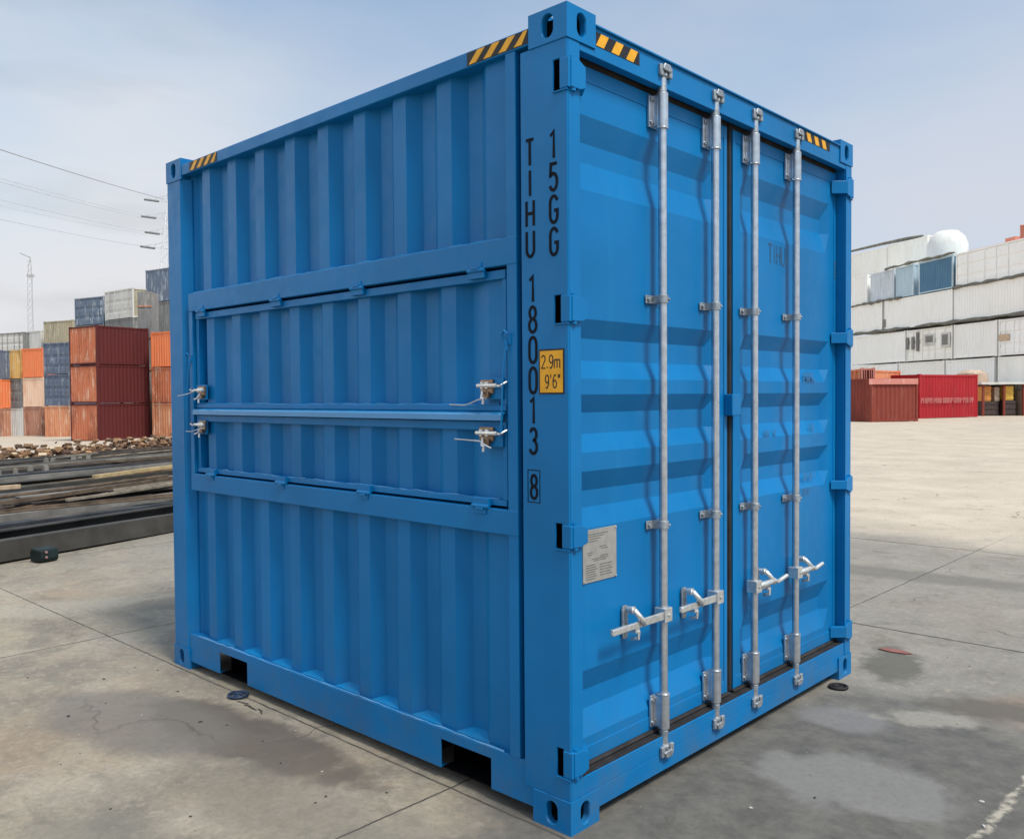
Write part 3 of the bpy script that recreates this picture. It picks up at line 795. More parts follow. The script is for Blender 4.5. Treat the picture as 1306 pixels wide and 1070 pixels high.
G = {
 'T': [[(0, 1), (1, 1)], [(.5, .99), (.5, 0)]],
 'I': [[(.5, 1), (.5, 0)]],
 'H': [[(.02, 1), (.02, 0)], [(.98, 1), (.98, 0)], [(.06, .5), (.94, .5)]],
 'U': [[(.02, 1)]+arc(.5, .27, .48, .27, 180, 360)+[(.98, 1)]],
 '1': [[(.12, .84), (.55, 1), (.55, 0)]],
 '8': [('c', arc(.5, .76, .40, .24, 0, 345, 14)), ('c', arc(.5, .26, .47, .26, 0, 345, 14))],
 '0': [('c', arc(.5, .72, .46, .28, 0, 180)+arc(.5, .28, .46, .28, 180, 360))],
 '3': [[(.04, .86)]+arc(.48, .77, .42, .23, 150, -80)+arc(.46, .27, .48, .27, 80, -160)],
 '5': [[(.92, 1), (.16, 1), (.10, .56)]+arc(.46, .32, .48, .32, 130, -155)],
 'G': [[(.95, .82)]+arc(.5, .73, .46, .27, 30, 180)+arc(.5, .27, .46, .27, 180, 360)+[(.96, .46), (.55, .46)]],
 '2': [arc(.5, .74, .44, .26, 165, -35)+[(.04, 0), (.98, 0)]],
 '9': [('c', arc(.5, .70, .44, .30, 0, 345, 14)), [(.94, .68), (.90, .3), (.55, 0), (.12, .03)]],
 '6': [('c', arc(.5, .30, .44, .30, 0, 345, 14)), [(.06, .32), (.10, .7), (.45, 1), (.88, .97)]],
 '.': [[(.4, .0), (.4, .12)]],
 'm': [[(0, 0), (0, .66)], [(0, .5)]+arc(.26, .5, .22, .16, 150, 0)+[(.48, 0)], [(.5, .5)]+arc(.74, .5, .22, .16, 150, 0)+[(.96, 0)]],
 "'": [[(.5, 1.05), (.42, .78)]],
 '"': [[(.3, 1.05), (.22, .78)], [(.7, 1.05), (.62, .78)]],
}
def glyph(mb, ch, u, v, wd, ht, sw, P, base):
    for k, st in enumerate(G[ch]):
        cl_ = isinstance(st, tuple); pts = st[1] if cl_ else st
        ribbon(mb, [(u+a*wd, v+b*ht) for a, b in pts], sw, P, base+k*.00012, cl_)
SIDE = lambda u, v, d: (u, .004-d, v)          # u = x, front side of the near post
def column(txt, xc, ztop, lh, gap, wd, sw, parent, name='id_lettering', mat=BLACKINK):
    mb = MB(); z = ztop
    for ch in txt:
        if ch != ' ': glyph(mb, ch, xc-wd/2, z-lh, wd, lh, sw, SIDE, .0012)
        z -= lh+gap if ch != ' ' else gap*1.6
    return mb.build(name, mat, parent)
column('TIHU', -.177, 2.460, .090, .018, .036, .0118, box_root)
column('180013', -.168, 1.975, .0905, .0185, .036, .0118, box_root)
column('8', -.167, 1.262, .084, 0, .032, .0112, box_root)
mb = MB(); ribbon(mb, [(-.196, 1.280), (-.196, 1.164), (-.139, 1.164), (-.139, 1.280)], .0032, SIDE, .0012, True)
mb.build('check_digit_box', BLACKINK, box_root)
column('15GG', -.066, 2.468, .092, .020, .036, .0118, box_root)
# yellow height sticker
sx0, sx1, sz0, sz1 = -.139, -.022, 1.553, 1.712
stk = MB().box(sx0, sx1, .0022, .0040, sz0, sz1).build('height_sticker', STKBLK, box_root)
MB().box(sx0+.006, sx1-.006, .0014, .0022, sz0+.006, sz1-.006).build('sticker_face', YELLOW, stk)
mb = MB(); u = sx0+.013; base = .0030
for ch, wd in (('2', .019), ('.', .006), ('9', .019), ('m', .026)):
    glyph(mb, ch, u, 1.645, wd, .045, .0048, SIDE, base); u += wd+.0055
u = sx0+.030
for ch, wd in (('9', .018), ("'", .010), ('6', .018), ('"', .014)):
    glyph(mb, ch, u, 1.575, wd, .045, .0048, SIDE, base); u += wd+.004
mb.build('sticker_text', STKBLK, stk)
# hazard stripe stickers
def hazard_side(x0, x1, z0, z1, n, lean):
    o = MB().box(x0, x1, .0022, .0039, z0, z1).build('hazard_sticker', STKBLK, box_root)
    mb = MB(); pw = (x1-x0)/n
    for k in range(n):
        a = x0+k*pw+.12*pw; b = a+pw*.5
        q = [(a, z0+.002), (b, z0+.002), (b+lean, z1-.002), (a+lean, z1-.002)]
        q = [(min(max(x, x0+.001), x1-.001), z) for x, z in q]
        mb.prism(q, 1, .0014, .0022)
    mb.build('yellow_stripe', YELLOW, o)
hazard_side(-2.715, -2.41, 2.803, 2.852, 4, .05)
hazard_side(-.494, -.182, 2.803, 2.852, 4, .048)
def hazard_door(y0, y1, z0, z1, n, lean):
    o = MB().box(-.006, -.0045, y0, y1, z0, z1).build('hazard_sticker', STKBLK, box_root)
    mb = MB(); pw = (y1-y0)/n
    for k in range(n):
        a = y0+k*pw+.05*pw; b = a+pw*.5
        q = [(a, z0+.001), (b, z0+.001), (b+lean, z1-.001), (a+lean, z1-.001)]
        q = [(min(max(x, y0+.001), y1-.001), z) for x, z in q]
        mb.prism(q, 0, -.0045, -.0038)
    mb.build('yellow_stripe', YELLOW, o)
hazard_door(.164, .437, 2.793, 2.842, 3, .03)
hazard_door(1.800, 2.150, 2.806, 2.850, 4, -.02)
# faded door markings
DOORP = lambda u, v, d: (XD+d, u, v)
mb = MB(); u = 1.585
for ch, wd in (('T', .040), ('I', .018), ('H', .035), ('U', .040)):
    glyph(mb, ch, u, 2.178, wd, .090, .009, DOORP, .0012); u += wd+.014
mb.build('id_lettering', FADEINK, dr)
mb = MB()
rr = random.Random(3)
def marks(y0, n, z, h, wd, sw, skip=.2):
    u = y0
    for i in range(n):
        if rr.random() > skip:
            kind = rr.choice('01H')
            mb.box(XD+.0006, XD+.0014, u, u+sw, z, z+h)
            if kind != '1':
                mb.box(XD+.0006, XD+.0014, u+wd-sw, u+wd, z, z+h)
        u += wd*1.45
marks(1.97, 3, 1.612, .046, .026, .007, .1); marks(1.97, 4, 1.352, .040, .022, .006, .1)
marks(1.96, 5, 1.596+.004, .030, .020, .005, .3)
marks(1.54, 4, 1.338, .036, .022, .005, .3); marks(1.97, 5, 1.10, .040, .022, .006, .2)
marks(1.955, 4, 1.02, .040, .022, .006, .2)
mb.build('weight_marking', FAINTINK, dr)
mb = MB()
for i in range(5): mb.box(XD+.0041, XD+.005, 2.334, 2.352, 2.25-i*.020, 2.25-i*.020+.012)
mb.build('small_marking', FADEINK, dr)

# ------------------------------------------------------------------ loose things on the slab
def ring(name, loc, r, t, mat, label, cat):
    mb = MB(); n = 28
    mb.tube([(r*math.cos(2*math.pi*i/n), r*math.sin(2*math.pi*i/n), t) for i in range(n+1)], t, 8)
    mb.tube([(r*.45*math.cos(2*math.pi*i/n), r*.45*math.sin(2*math.pi*i/n), t) for i in range(n+1)], t*.8, 6)
    mb.box(-r*.95, r*.95, -.006, .006, t*.4, t*1.2)
    o = mb.build(name, mat, smooth=True); o.location = loc; tag(o, label, cat); return o
ring('rubber_ring', (-2.19, -.045, .002), .048, .008, simple('navy_rubber', (.02, .035, .07), .5), 'small dark blue rubber ring lying by the left fork pocket of the container', 'ring')
o = ring('rubber_ring', (.05, 2.15, .002), .044, .007, RUBBER, 'black rubber ring on the ground below the right end of the door sill', 'ring')
def scatter(name, mat, spots, label, cat, group):
    for (x, y, s) in spots:
        mb = MB(); pts = []
        for k in range(10):
            a = 2*math.pi*k/10; rr_ = s*rng.uniform(.6, 1.1); pts.append((rr_*math.cos(a), rr_*.7*math.sin(a)))
        mb.prism(pts, 2, 0, s*.5)
        o = mb.build(name, mat, bevel=s*.18); o.location = (x, y, .0); o.rotation_euler = (0, 0, rng.uniform(0, 6))
        tag(o, label, cat, group)
crumbs = []
for _ in range(46):
    x_, y_ = rng.uniform(-3.8, .9), rng.uniform(-1.3, -.05)
    if x_ > -.1: y_ = rng.uniform(.3, 3.2); x_ = rng.uniform(.12, 1.0)
    crumbs.append((x_, y_, rng.uniform(.003, .0075)))
STONE = simple('pebble_stone', (.25, .22, .18), .8)
BARK = simple('dark_debris', (.05, .045, .04), .8)
scatter('pebble', BARK, [(-2.28, -.02+.0, .010), (-2.0, -.35, .010), (-2.5, -.22, .008), (-1.3, -.35, .007), (-.45, -.60, .010), (-.9, -.40, .008), (.5, .86, .008), (-2.55, -.75, .012), (-3.0, -.4, .01), (-.75, -.22, .007)]+crumbs[::2], 'small dark crumb of debris lying on the concrete slab around the container', 'pebble', 'dark crumbs on the concrete')
scatter('stone_chip', simple('white_chip', (.42, .40, .36), .8), [(-1.1, -.28, .007), (-.52, -.64, .007), (.36, .62, .009), (.98, 1.25, .012), (1.04, 1.05, .011), (-2.3, -.5, .006)]+[(a, b, c*.7) for a, b, c in crumbs[1::2]], 'tiny pale stone chip lying on the concrete slab around the container', 'pebble', 'pale chips on the concrete')
mb = MB()
for k in range(7):
    x = -2.12+.035*k; a = rng.uniform(-.6, .6)
    mb.tube([(x, -.085+rng.uniform(-.012, .012), .004), (x+.05*math.cos(a), -.085+.03*math.sin(a), .006)], .0022, 5)
tag(mb.build('twig_scraps', BARK), 'thin dark twig scraps lying beside the blue rubber ring', 'twigs')
mb = MB(); mb.prism([(-.09, -.03), (-.02, -.045), (.07, -.03), (.1, .0), (.03, .03), (-.06, .02)], 2, 0, .004)
o = mb.build('red_rag', simple('faded_red_cloth', (.24, .10, .085), .9)); o.location = (.03, 3.02, .003); tag(o, 'flat scrap of faded red material on the slab right of the container', 'scrap')

# ------------------------------------------------------------------ background containers
def weathered(name, c, rust=(.28, .10, .045), amt=.35, pale=(.6, .5, .4), pa=.15, rough=.7):
    t = NT(name); t.b.inputs['Specular IOR Level'].default_value = .25
    s = t.noise(.9, 6, .7, vec=t.pos, sx=(1, 1, .35)); s2 = t.noise(3.0, 7, .75, vec=t.pos, sx=(1, 1, .25), off=(5, 2, 1))
    s3 = t.noise(.35, 3, .5, vec=t.pos)
    c1 = t.mix(t.ramp(s3, .3, .7, 0, .35), c, tuple(min(1, x*1.25) for x in c))
    c2 = t.mix(t.ramp(s, .50, .66, 0, min(1, amt*1.3)), c1, rust)
    c3 = t.mix(t.ramp(s2, .53, .63, 0, min(1, pa*1.4)), c2, pale)
    return t.out(c3, rough, 0, t.bump(s2, .3, .02))
def bg_container(PL, PR, Ln, z0, Hh, mat, dmat=None, label='', group=None, name='stacked_container', cat='shipping container', face='doors', side=None, open_front=False, framemat=None):
    """container whose visible front runs from PL to PR (world xy), body Ln deep behind it"""
    d = (PR-PL); Wd = d.length; d.normalize()
    back = Vector((-d.y, d.x, 0))
    if back.dot(Vector((fw.x, fw.y, 0))) < 0: back = -back
    root = empty(name, (PL.x, PL.y, z0)); tag(root, label, cat, group)
    M = Matrix(((d.x, back.x, 0, 0), (d.y, back.y, 0, 0), (0, 0, 1, 0), (0, 0, 0, 1)))
    dm = dmat or mat; sm = side or mat; fm = framemat or dm
    # frame
    mb = MB(); p = .11
    for x in (0, Wd-p):
        for y in (0, Ln-p): mb.box(x, x+p, y, y+p, .012, Hh-.012, M)
    for x in (0, Wd-.16):
        for y in (0, Ln-.18):
            for z in (0, Hh-.12): mb.box(x-.006, x+.166, y-.006, y+.186, z, z+.12, M)
    for z in (.03, Hh-.13):
        for y in (0.004, Ln-.074): mb.box(p, Wd-p, y, y+.07, z, z+.10, M)
        for x in (.004, Wd-.074): mb.box(x, x+.07, p, Ln-p, z, z+.10, M)
    mb.build('frame', fm, root)
    # side walls corrugated
    mb = MB(); pr = []; y = p
    while y < Ln-p-.01:
        pr += [(0.02, y), (.02, y+.07), (.056, y+.14), (.056, y+.21)]; y += .28
    pr.append((.02, Ln-p))
    n = len(pr)
    for sgn, x0 in ((1, 0), (-1, Wd)):
        vs = [(x0+sgn*a, b, z) for z in (.10, Hh-.10) for a, b in pr]
        mb = MB(); mb.add(vs, [(i, i+1, n+i+1, n+i) for i in range(n-1)], M)
        mb.build('side_wall', sm, root)
    mb = MB(); mb.box(.03, Wd-.03, .03, Ln-.03, Hh-.05, Hh-.03, M); mb.box(.03, Wd-.03, .03, Ln-.03, .10, .12, M); mb.box(.06, Wd-.06, Ln-.06, Ln-.03, .12, Hh-.05, M)
    mb.build('roof', fm, root)
    if open_front: return root
    if face == 'doors':
        for k in (0, 1):
            a = p+.01+k*(Wd/2-p); b = a+Wd/2-p-.02
            mb = MB(); zz = [.14, .5, .56, .78, .84, 1.3, 1.36, 1.58, 1.64, 2.1, 2.16, Hh-.14]
            vs = []; 
            for i, z in enumerate(zz):
                dd = .03+(.035 if i % 4 in (2, 3) else 0)
                vs += [(a, dd, z), (b, dd, z)]
            mb.add(vs, [(2*i, 2*i+1, 2*i+3, 2*i+2) for i in range(len(zz)-1)], M)
            dd = mb.build('door_leaf', dm, root)
            for q in (.28, .72):
                mb = MB()
                x = a+(b-a)*q; mb.box(x-.018, x+.018, -.02, .015, .08, Hh-.08, M)
                mb.box(x-.05, x+.05, -.022, .02, 1.1, 1.16, M)
                mb.build('lock_rod', fm, dd)
    else:
        mb = MB(); pr = []; x = p
        while x < Wd-p-.01:
            pr += [(x, .02), (x+.07, .02), (x+.14, .056), (x+.21, .056)]; x += .28
        pr = [q for q in pr if q[0] < Wd-p]+[(Wd-p, .02)]
        n = len(pr); vs = [(a, b, z) for z in (.10, Hh-.10) for a, b in pr]
        mb.add(vs, [(i, i+1, n+i+1, n+i) for i in range(n-1)], M); mb.build('front_wall', dm, root)
    return root
SH = 2.63
ORR = weathered('orange_rust_paint', (.50, .155, .075), (.24, .075, .04), .6, (.66, .42, .30), .55)
ORB = weathered('bright_orange_paint', (.78, .215, .085), (.5, .14, .06), .2, (.8, .5, .3), .15)
ORL = weathered('light_orange_paint', (.60, .25, .13), (.30, .10, .05), .5, (.7, .5, .36), .6)
MAR = weathered('shaded_maroon_paint', (.085, .014, .014), (.06, .012, .010), .3, (.12, .03, .03), .1)  # maroon with the shade of the unlit side put into the colour
SLATE = weathered('slate_paint', (.115, .145, .205), (.20, .15, .12), .2, (.45, .47, .5), .35)
SLATE2 = weathered('grey_blue_paint', (.13, .17, .23), (.2, .2, .2), .2, (.7, .72, .74), .45)
TAN = weathered('peach_paint', (.78, .53, .38), (.55, .25, .12), .4, (.85, .7, .55), .3)
BRN = weathered('rust_brown_paint', (.42, .20, .13), (.2, .07, .04), .7, (.65, .5, .4), .4)
YEL = weathered('yellow_rust_paint', (.68, .40, .13), (.35, .18, .06), .7, (.8, .66, .45), .5)
GRY = weathered('dirty_grey_paint', (.20, .20, .195), (.12, .10, .08), .5, (.45, .43, .39), .35)
PALE = weathered('pale_grey_paint', (.60, .58, .54), (.34, .31, .27), .35, (.8, .78, .74), .3)
BEI = weathered('beige_paint', (.38, .34, .24), (.22, .18, .12), .6, (.6, .56, .45), .4)
def stack(pxL, ZL, pxR, ZR, Ln, tiers, group=None, h=SH, zbase=None):
    PL, PR = at(pxL, ZL), at(pxR, ZR)
    c = (PL+PR)/2
    z = (min(gz(PL.x, PL.y), gz(PR.x, PR.y))-.03) if zbase is None else zbase
    out = []
    for t_ in tiers:
        if t_ is None: z += h; continue
        kw = dict(t_); mat = kw.pop('mat'); lab = kw.pop('label')
        out.append(bg_container(PL, PR, Ln, z, h, mat, label=lab, group=kw.pop('group', group), **kw)); z += h
    return out
GL = 'weathered containers stacked at the left of the yard'
pos = ['lowest', 'middle', 'topmost']
stack(90, 60.6, 125, 58.8, 3.9, [dict(mat=ORR, side=MAR, face='wall', framemat=MAR, label=f'{p} container of the big rusty orange stack with dark maroon side') for p in pos], GL)
stack(57, 73.5, 90, 72.0, 6.06, [
 dict(mat=ORL, face='wall', label='light orange rusty container at the bottom under two slate blue ones'),
 dict(mat=SLATE, label='lower slate blue container with white streaks, above the light orange one'),
 dict(mat=SLATE, label='upper slate blue container, topmost of its stack beside the maroon sided stack')], GL)
stack(30, 79, 56, 77.5, 6.06, [
 dict(mat=BRN, face='wall', label='brown rusty container with pale patches at the bottom below the peach one'),
 dict(mat=TAN, face='wall', label='peach coloured container between a bright orange one and a brown one'),
 dict(mat=ORB, face='wall', label='small clean bright orange container on top of the peach container')], GL)
stack(3, 80.5, 28.5, 79, 6.06, [
 dict(mat=PALE, face='wall', label='white container at the bottom left of the stacked row'),
 dict(mat=GRY, face='doors', label='narrow grey container under the yellow rusty one'),
 dict(mat=YEL, face='wall', label='yellow rust stained container at the left end of the row')], GL)
stack(-24, 80, 1.5, 79, 6.06, [
 dict(mat=BRN, face='wall', label='rusty red container cut by the left edge of the photo, lowest tier'),
 dict(mat=ORB, face='wall', label='orange container cut by the left edge of the photo, second tier'),
 dict(mat=SLATE, face='wall', label='dark slate container cut by the left edge of the photo, third tier')], GL)
hid = lambda k, t_: f'{t_} container in tier {k} of the tall rear stack, mostly hidden'
GB = 'containers of the rear stacks hidden behind the front row'
hl = 'grey container low in the rear stacks hidden behind the front row'
def rear(a, Za, b, Zb, n, top, h=SH):
    stack(a, Za, b, Zb, 6.06, [dict(mat=GRY, face='wall', label=hl, group=GB)]*(n-1)+[top], h=h)
rear(0, 92, 32, 90, 4, dict(mat=GRY, dmat=PALE, face='doors', framemat=GRY, label='dirty pale grey container above the yellow one', group=GL))
rear(33.5, 91, 54, 89, 4, dict(mat=PALE, face='wall', label='pale grey container end above the bright orange container', group=GL))
rear(58, 88, 95, 86, 4, dict(mat=BEI, face='wall', label='dirty beige container above the slate blue pair', group=GL), 2.8)
rear(98, 78, 135, 76, 5, dict(mat=SLATE2, face='doors', label='grey blue container with white marks high behind the maroon sided stack', group=GL), 2.42)
rear(136.5, 75, 172, 72, 5, dict(mat=BEI, dmat=PALE, face='doors', framemat=PALE, label='cream container with weathered doors high beside the grey blue one', group=GL), 2.44)
rear(189, 73, 222, 71, 5, dict(mat=SLATE2, face='wall', label='faded lilac grey container at the top against the blue container edge', group=GL), 2.72)
stack(170, 66, 178.5, 65.6, 3, [dict(mat=MAR, face='wall', label=f'narrow container added as the dark shaded gap right of the maroon stack, {q}') for q in ('bottom one', 'middle one', 'upper one')], GL)  # added dark stack, its colour stands in for the shadowed gap
stack(194, 61.0, 224, 59.5, 6.06, [
 dict(mat=ORL, face='wall', label='faded orange container at ground level right beside the blue container'),
 dict(mat=ORR, face='wall', label='orange red container in the middle of the stack right beside the blue container'),
 dict(mat=ORB, face='wall', label='bright orange container on top of the stack right beside the blue container')], GL, h=2.45)
# tall rusty grey column structure
PLc = at(178, 64); zc = gz(PLc.x, PLc.y)
rt = tag(empty('steel_column', (PLc.x, PLc.y, zc)), 'tall rust streaked grey steel frame column between the maroon stack and the orange stack', 'column')
mb = MB(); 
mb.box(0, 1.0, 0, .12, 0, 10.6); mb.box(0, .12, .12, 1.4, 0, 10.6); mb.box(.88, 1.0, .12, 1.4, 0, 10.6)
oc = mb.build('column_post', GRY, rt)
mb = MB()
for k in range(5): mb.box(-.04, 1.04, -.05, -.005, .3+k*2.3, .42+k*2.3)
mb.build('column_band', BRN, rt)
rt.rotation_euler = (0, 0, math.atan2(r0.y, r0.x))
# white bin by the stacks
# ------------------------------------------------------------------ right hand stacks
P1, P2 = at(1085, 77), at(1320, 56)
wd_ = (P2-P1).normalized()
def on_wall(px):
    o = Vector((CP.x, CP.y, 0)); q = at(px, 1)-o
    # intersect o + q*t with P1 + wd_*s
    den = q.x*(-wd_.y)+q.y*wd_.x
    rx, ry = P1.x-o.x, P1.y-o.y
    t_ = (rx*(-wd_.y)+ry*wd_.x)/den
    return o+q*t_
WHT = weathered('white_paint', (.90, .88, .82), (.72, .68, .6), .12, (.6, .56, .48), .10, .6)
WHT2 = weathered('cream_paint', (.88, .85, .77), (.7, .62, .5), .15, (.6, .55, .46), .10, .6)
PBG = weathered('pale_blue_grey_paint', (.42, .54, .60), (.5, .55, .58), .3, (.75, .8, .82), .3)
BGR = weathered('silver_grey_paint', (.55, .60, .64), (.35, .38, .42), .5, (.8, .82, .85), .4)
STB = weathered('steel_blue_paint', (.085, .19, .29), (.07, .14, .22), .3, (.2, .3, .4), .1)
GR = 'white and blue containers stacked at the right of the yard'
zbase = .9
lv = [zbase, 3.96, 6.6, 9.07, 11.6]
def wallrow(z, h, spans, ofs=0):
    for a, b, kw in spans:
        PL, PR = on_wall(a), on_wall(b)
        d = (PR-PL).normalized(); PR = PR-d*.16
        kw = dict(kw); mat = kw.pop('mat'); lab = kw.pop('label')
        bg_container(PL, PR, 6.06, z, h, mat, label=lab, group=GR, **kw)
wallrow(lv[0], 3.0, [(1086, 1146, dict(mat=WHT, face='wall', label='white container at ground level behind the open topped red brown container')),
 (1146, 1206, dict(mat=WHT2, face='wall', label='white container at ground level behind the bright red container')),
 (1206, 1270, dict(mat=WHT, face='wall', label='white container at ground level left of the dark vertical gap')),
 (1272.5, 1330, dict(mat=WHT2, face='wall', label='cream container at ground level right of the dark vertical gap'))])
wallrow(lv[1], 2.45, [(1086, 1156, dict(mat=WHT, face='wall', label='plain white container second tier nearest the blue container')),
 (1156, 1216, dict(mat=WHT2, face='doors', label='second tier white cabin container with grey door and window marks')),
 (1216, 1273, dict(mat=WHT, face='wall', label='second tier white container right of the cabin container')),
 (1273, 1330, dict(mat=WHT, face='doors', label='second tier white container with small tan panel at the right edge'))])
wallrow(lv[2], 2.45, [(1086, 1126, dict(mat=WHT, face='wall', label='third tier white container next to the blue container edge')),
 (1127.5, 1216, dict(mat=WHT, face='wall', label='long white third tier container in the middle under the steel blue one')),
 (1216, 1330, dict(mat=WHT, face='wall', label='long white third tier container reaching the right edge of the photo'))])
wallrow(lv[3], 2.45, [(1086, 1107, dict(mat=WHT, face='wall', label='short white top tier container beside the blue container edge')),
 (1110, 1141, dict(mat=BGR, face='wall', label='silver grey corrugated container in the top tier')),
 (1142, 1166, dict(mat=PBG, face='wall', label='pale blue grey container in the top tier left of the steel blue one')),
 (1171, 1216, dict(mat=STB, face='wall', framemat=PBG, label='steel blue container with pale frame in the top tier')),
 (1218, 1330, dict(mat=WHT, face='doors', label='large white container in the top tier at the right edge of the photo'))])
# concrete base block the stacks stand on
bd = (P2-P1); 
perp = Vector((-wd_.y, wd_.x, 0));
if perp.dot(Vector((fw.x, fw.y, 0))) < 0: perp = -perp
q = [P1-wd_*.5-perp*.2, P2+wd_*3-perp*.2, P2+wd_*3+perp*9, P1-wd_*.5+perp*9]
mb = MB(); mb.prism([(v.x, v.y) for v in q], 2, -.3, zbase-.004)
tag(mb.build('loading_dock', simple('dock_concrete', (.5, .47, .42), .85)), 'low concrete dock carrying the white container stacks', 'dock')
# window and door details on the cabin level
DK = simple('window_grey', (.20, .19, .17), .4)
TANP = simple('tan_panel', (.55, .40, .27), .6)
cab = tag(empty('cabin_window_row', (0, 0, 0)), 'row of grey windows and a door on the white second tier cabin', 'windows')
def wall_panel(px0, px1, y0, y1, mat, nm, par, out=.06):
    a, b = on_wall(px0), on_wall(px1); Z = (Vector((a.x-CP.x, a.y-CP.y, 0))).dot(Vector((math.cos(yaw), math.sin(yaw), 0)))
    z1, z0 = yz(y0, Z, px0), yz(y1, Z, px0)
    d = (b-a).normalized(); pn = -perp
    pts = [a+pn*.012, b+pn*.012, b+pn*out, a+pn*out]
    MB().prism([(v.x, v.y) for v in pts], 2, z0, z1).build(nm, mat, par)
for a, b, c, d, mt in ((1156, 1159, 431, 446, DK), (1163, 1166, 430, 446, DK), (1169, 1172, 424, 448, GRY), (1178, 1192, 427, 441, PALE), (1181, 1190, 429, 437, DK), (1200, 1212, 425, 443, PALE), (1202, 1209, 427, 440, DK)):
    wall_panel(a, b, c, d, mt, 'window', cab, .05 if mt is PALE else .08)
sg = tag(empty('wall_notice', (0, 0, 0)), 'small tan panel under a white door outline at the right of the second tier', 'panel')
wall_panel(1274, 1287, 427, 435, TANP, 'notice_board', sg)
wall_panel(1126.5, 1129, 408, 418, DK, 'dark_gap_plate', sg)
# gap ledges between tiers: tarps/dunnage
DUN = weathered('grey_dunnage', (.16, .155, .13), (.09, .09, .08), .6, (.4, .38, .3), .4)
for zz, a, b, lb in ((lv[3], 1086, 1150, 'left'), (lv[3], 1216, 1325, 'right'), (lv[2], 1090, 1160, 'lower left'), (lv[2], 1168, 1325, 'lower right'), (lv[4], 1130, 1218, 'top')):
    A, B = on_wall(a), on_wall(b); mb = MB(); n = 14; pts = []
    for k in range(n+1):
        p = A.lerp(B, k/n)-perp*.10; pts.append((p.x, p.y, zz+rng.uniform(-.03, .06)))
    mb.tube(pts, [.10*rng.uniform(.5, 1.6) for _ in pts], 6)
    tag(mb.build('dunnage_strip', DUN, smooth=True), f'ragged grey dunnage line between container tiers, {lb} run on the white stacks', 'dunnage')
# upper set-back boxes, dome tank, orange boxes
def upper(a, Za, b, Zb, y0, y1, mat, label, name='roof_box', face='wall', h=None):
    z1 = yz(y0, (Za+Zb)/2, a); z0 = yz(y1, (Za+Zb)/2, a)
    return bg_container(at(a, Za), at(b, Zb), 2.2, z0, z1-z0, mat, label=label, cat='container', name=name, face=face)
upper(1078, 83, 1130, 78, 322, 372, WHT2, 'cream box container on the roof tier behind the grey containers, left one')
upper(1131, 78, 1182, 73, 308, 365, WHT2, 'cream box container on the roof tier, right one beside the white dome')
a = at(1083, 82.6, yz(322, 82.6, 1083)); b = at(1176, 74, yz(302, 74, 1176))
mb = MB(); mb.tube([a, a.lerp(b, .45)+Vector((0, 0, .06)), a.lerp(b, .8)+Vector((0, 0, .05)), b], [.10, .13, .15, .1], 6)
tag(mb.build('roof_tarp', DUN, smooth=True), 'dark rolled tarp along the roofs of the cream boxes', 'tarp')
# dome tank
c0 = at(1207, 72); zt0 = yz(330, 72, 1207); zt1 = yz(295, 72, 1207)
mb = MB(); hh_ = zt1-zt0; prof_ = [(1.55, 0), (1.55, hh_*.45), (1.3, hh_*.75), (.8, hh_*.95), (.02, hh_)]
mb.tube([(0, 0, z) for r_, z in prof_], [r_ for r_, z in prof_], 20)
tk = mb.build('dome_tank', weathered('dome_white', (.66, .65, .62), (.5, .48, .42), .3, (.45, .42, .38), .2), smooth=True); tk.location = (c0.x, c0.y, zt0); tag(tk, 'white domed tank on top of the right hand stacks', 'tank')
# orange pieces on the top tier
OW = weathered('faded_orange_red', (.62, .22, .15), (.4, .15, .1), .4, (.7, .5, .4), .3)
A, B = on_wall(1222), on_wall(1285)
mb = MB()
for (s0, s1, h) in ((0, 1, .10), (.78, .96, .34)):
    p, q_ = A.lerp(B, s0)+perp*.6, A.lerp(B, s1)+perp*.6
    mb.prism([(p.x, p.y), (q_.x, q_.y), (q_.x+perp.x, q_.y+perp.y), (p.x+perp.x, p.y+perp.y)], 2, lv[4]-.16+(0 if s0 == 0 else .102), lv[4]-.06+h)
tag(mb.build('orange_beam', OW), 'faded orange beam lying on the roof of the large white container', 'beam')
pa, pb_ = on_wall(1294)+perp*.3, on_wall(1325)+perp*.3
bg_container(pa, pb_, 2.4, lv[4]-.15, 1.0, OW, label='orange red box on the roof at the right edge of the photo', name='roof_box', cat='container', face='wall')
# ------------------------------------------------------------------ red containers in front
RED = weathered('crimson_paint', (.34, .014, .02), (.22, .012, .014), .3, (.5, .25, .22), .04)
RBR = weathered('red_brown_paint', (.21, .040, .026), (.13, .03, .02), .5, (.5, .25, .2), .08)
PNK = weathered('pale_red_paint', (.52, .20, .16), (.3, .08, .06), .4, (.75, .5, .45), .35)
ORW = weathered('orange_wall_paint', (.62, .22, .11), (.45, .13, .07), .4, (.7, .45, .3), .3)
GRR = 'red containers on the ground at the right of the yard'
bg_container(at(1066, 51), at(1097, 50.0), 6, 0, 2.9, ORW, label='tall orange container showing right beside the blue container edge', group=GRR, face='doors')
bg_container(at(1098, 49.5), at(1116, 49.3), 3.0, 0, 2.95, RBR, label='narrow dark red container with pale red frame between orange and brown ones', group=GRR, face='doors', framemat=PNK)
ro = bg_container(at(1112, 46.0), at(1171, 46.8), 2.44, 0, 2.32, RBR, label='red brown container with pale red top rail and torn bottom edge', group=GRR, face='wall', framemat=RBR)
mb = MB(); A, B = at(1112, 45.93), at(1171, 46.73)
mb.prism([(A.x, A.y), (B.x, B.y), (B.x-.1, B.y-.12), (A.x-.1, A.y-.12)], 2, 1.98, 2.28)
o = mb.build('top_rail', PNK); o.parent = ro; o.matrix_parent_inverse = Matrix.Translation(-ro.location)
rc = bg_container(at(1173, 51.5), at(1247, 54.0), 2.44, 0, 2.62, RED, label='bright crimson container with a faded white line of lettering along its side', group=GRR, face='wall')
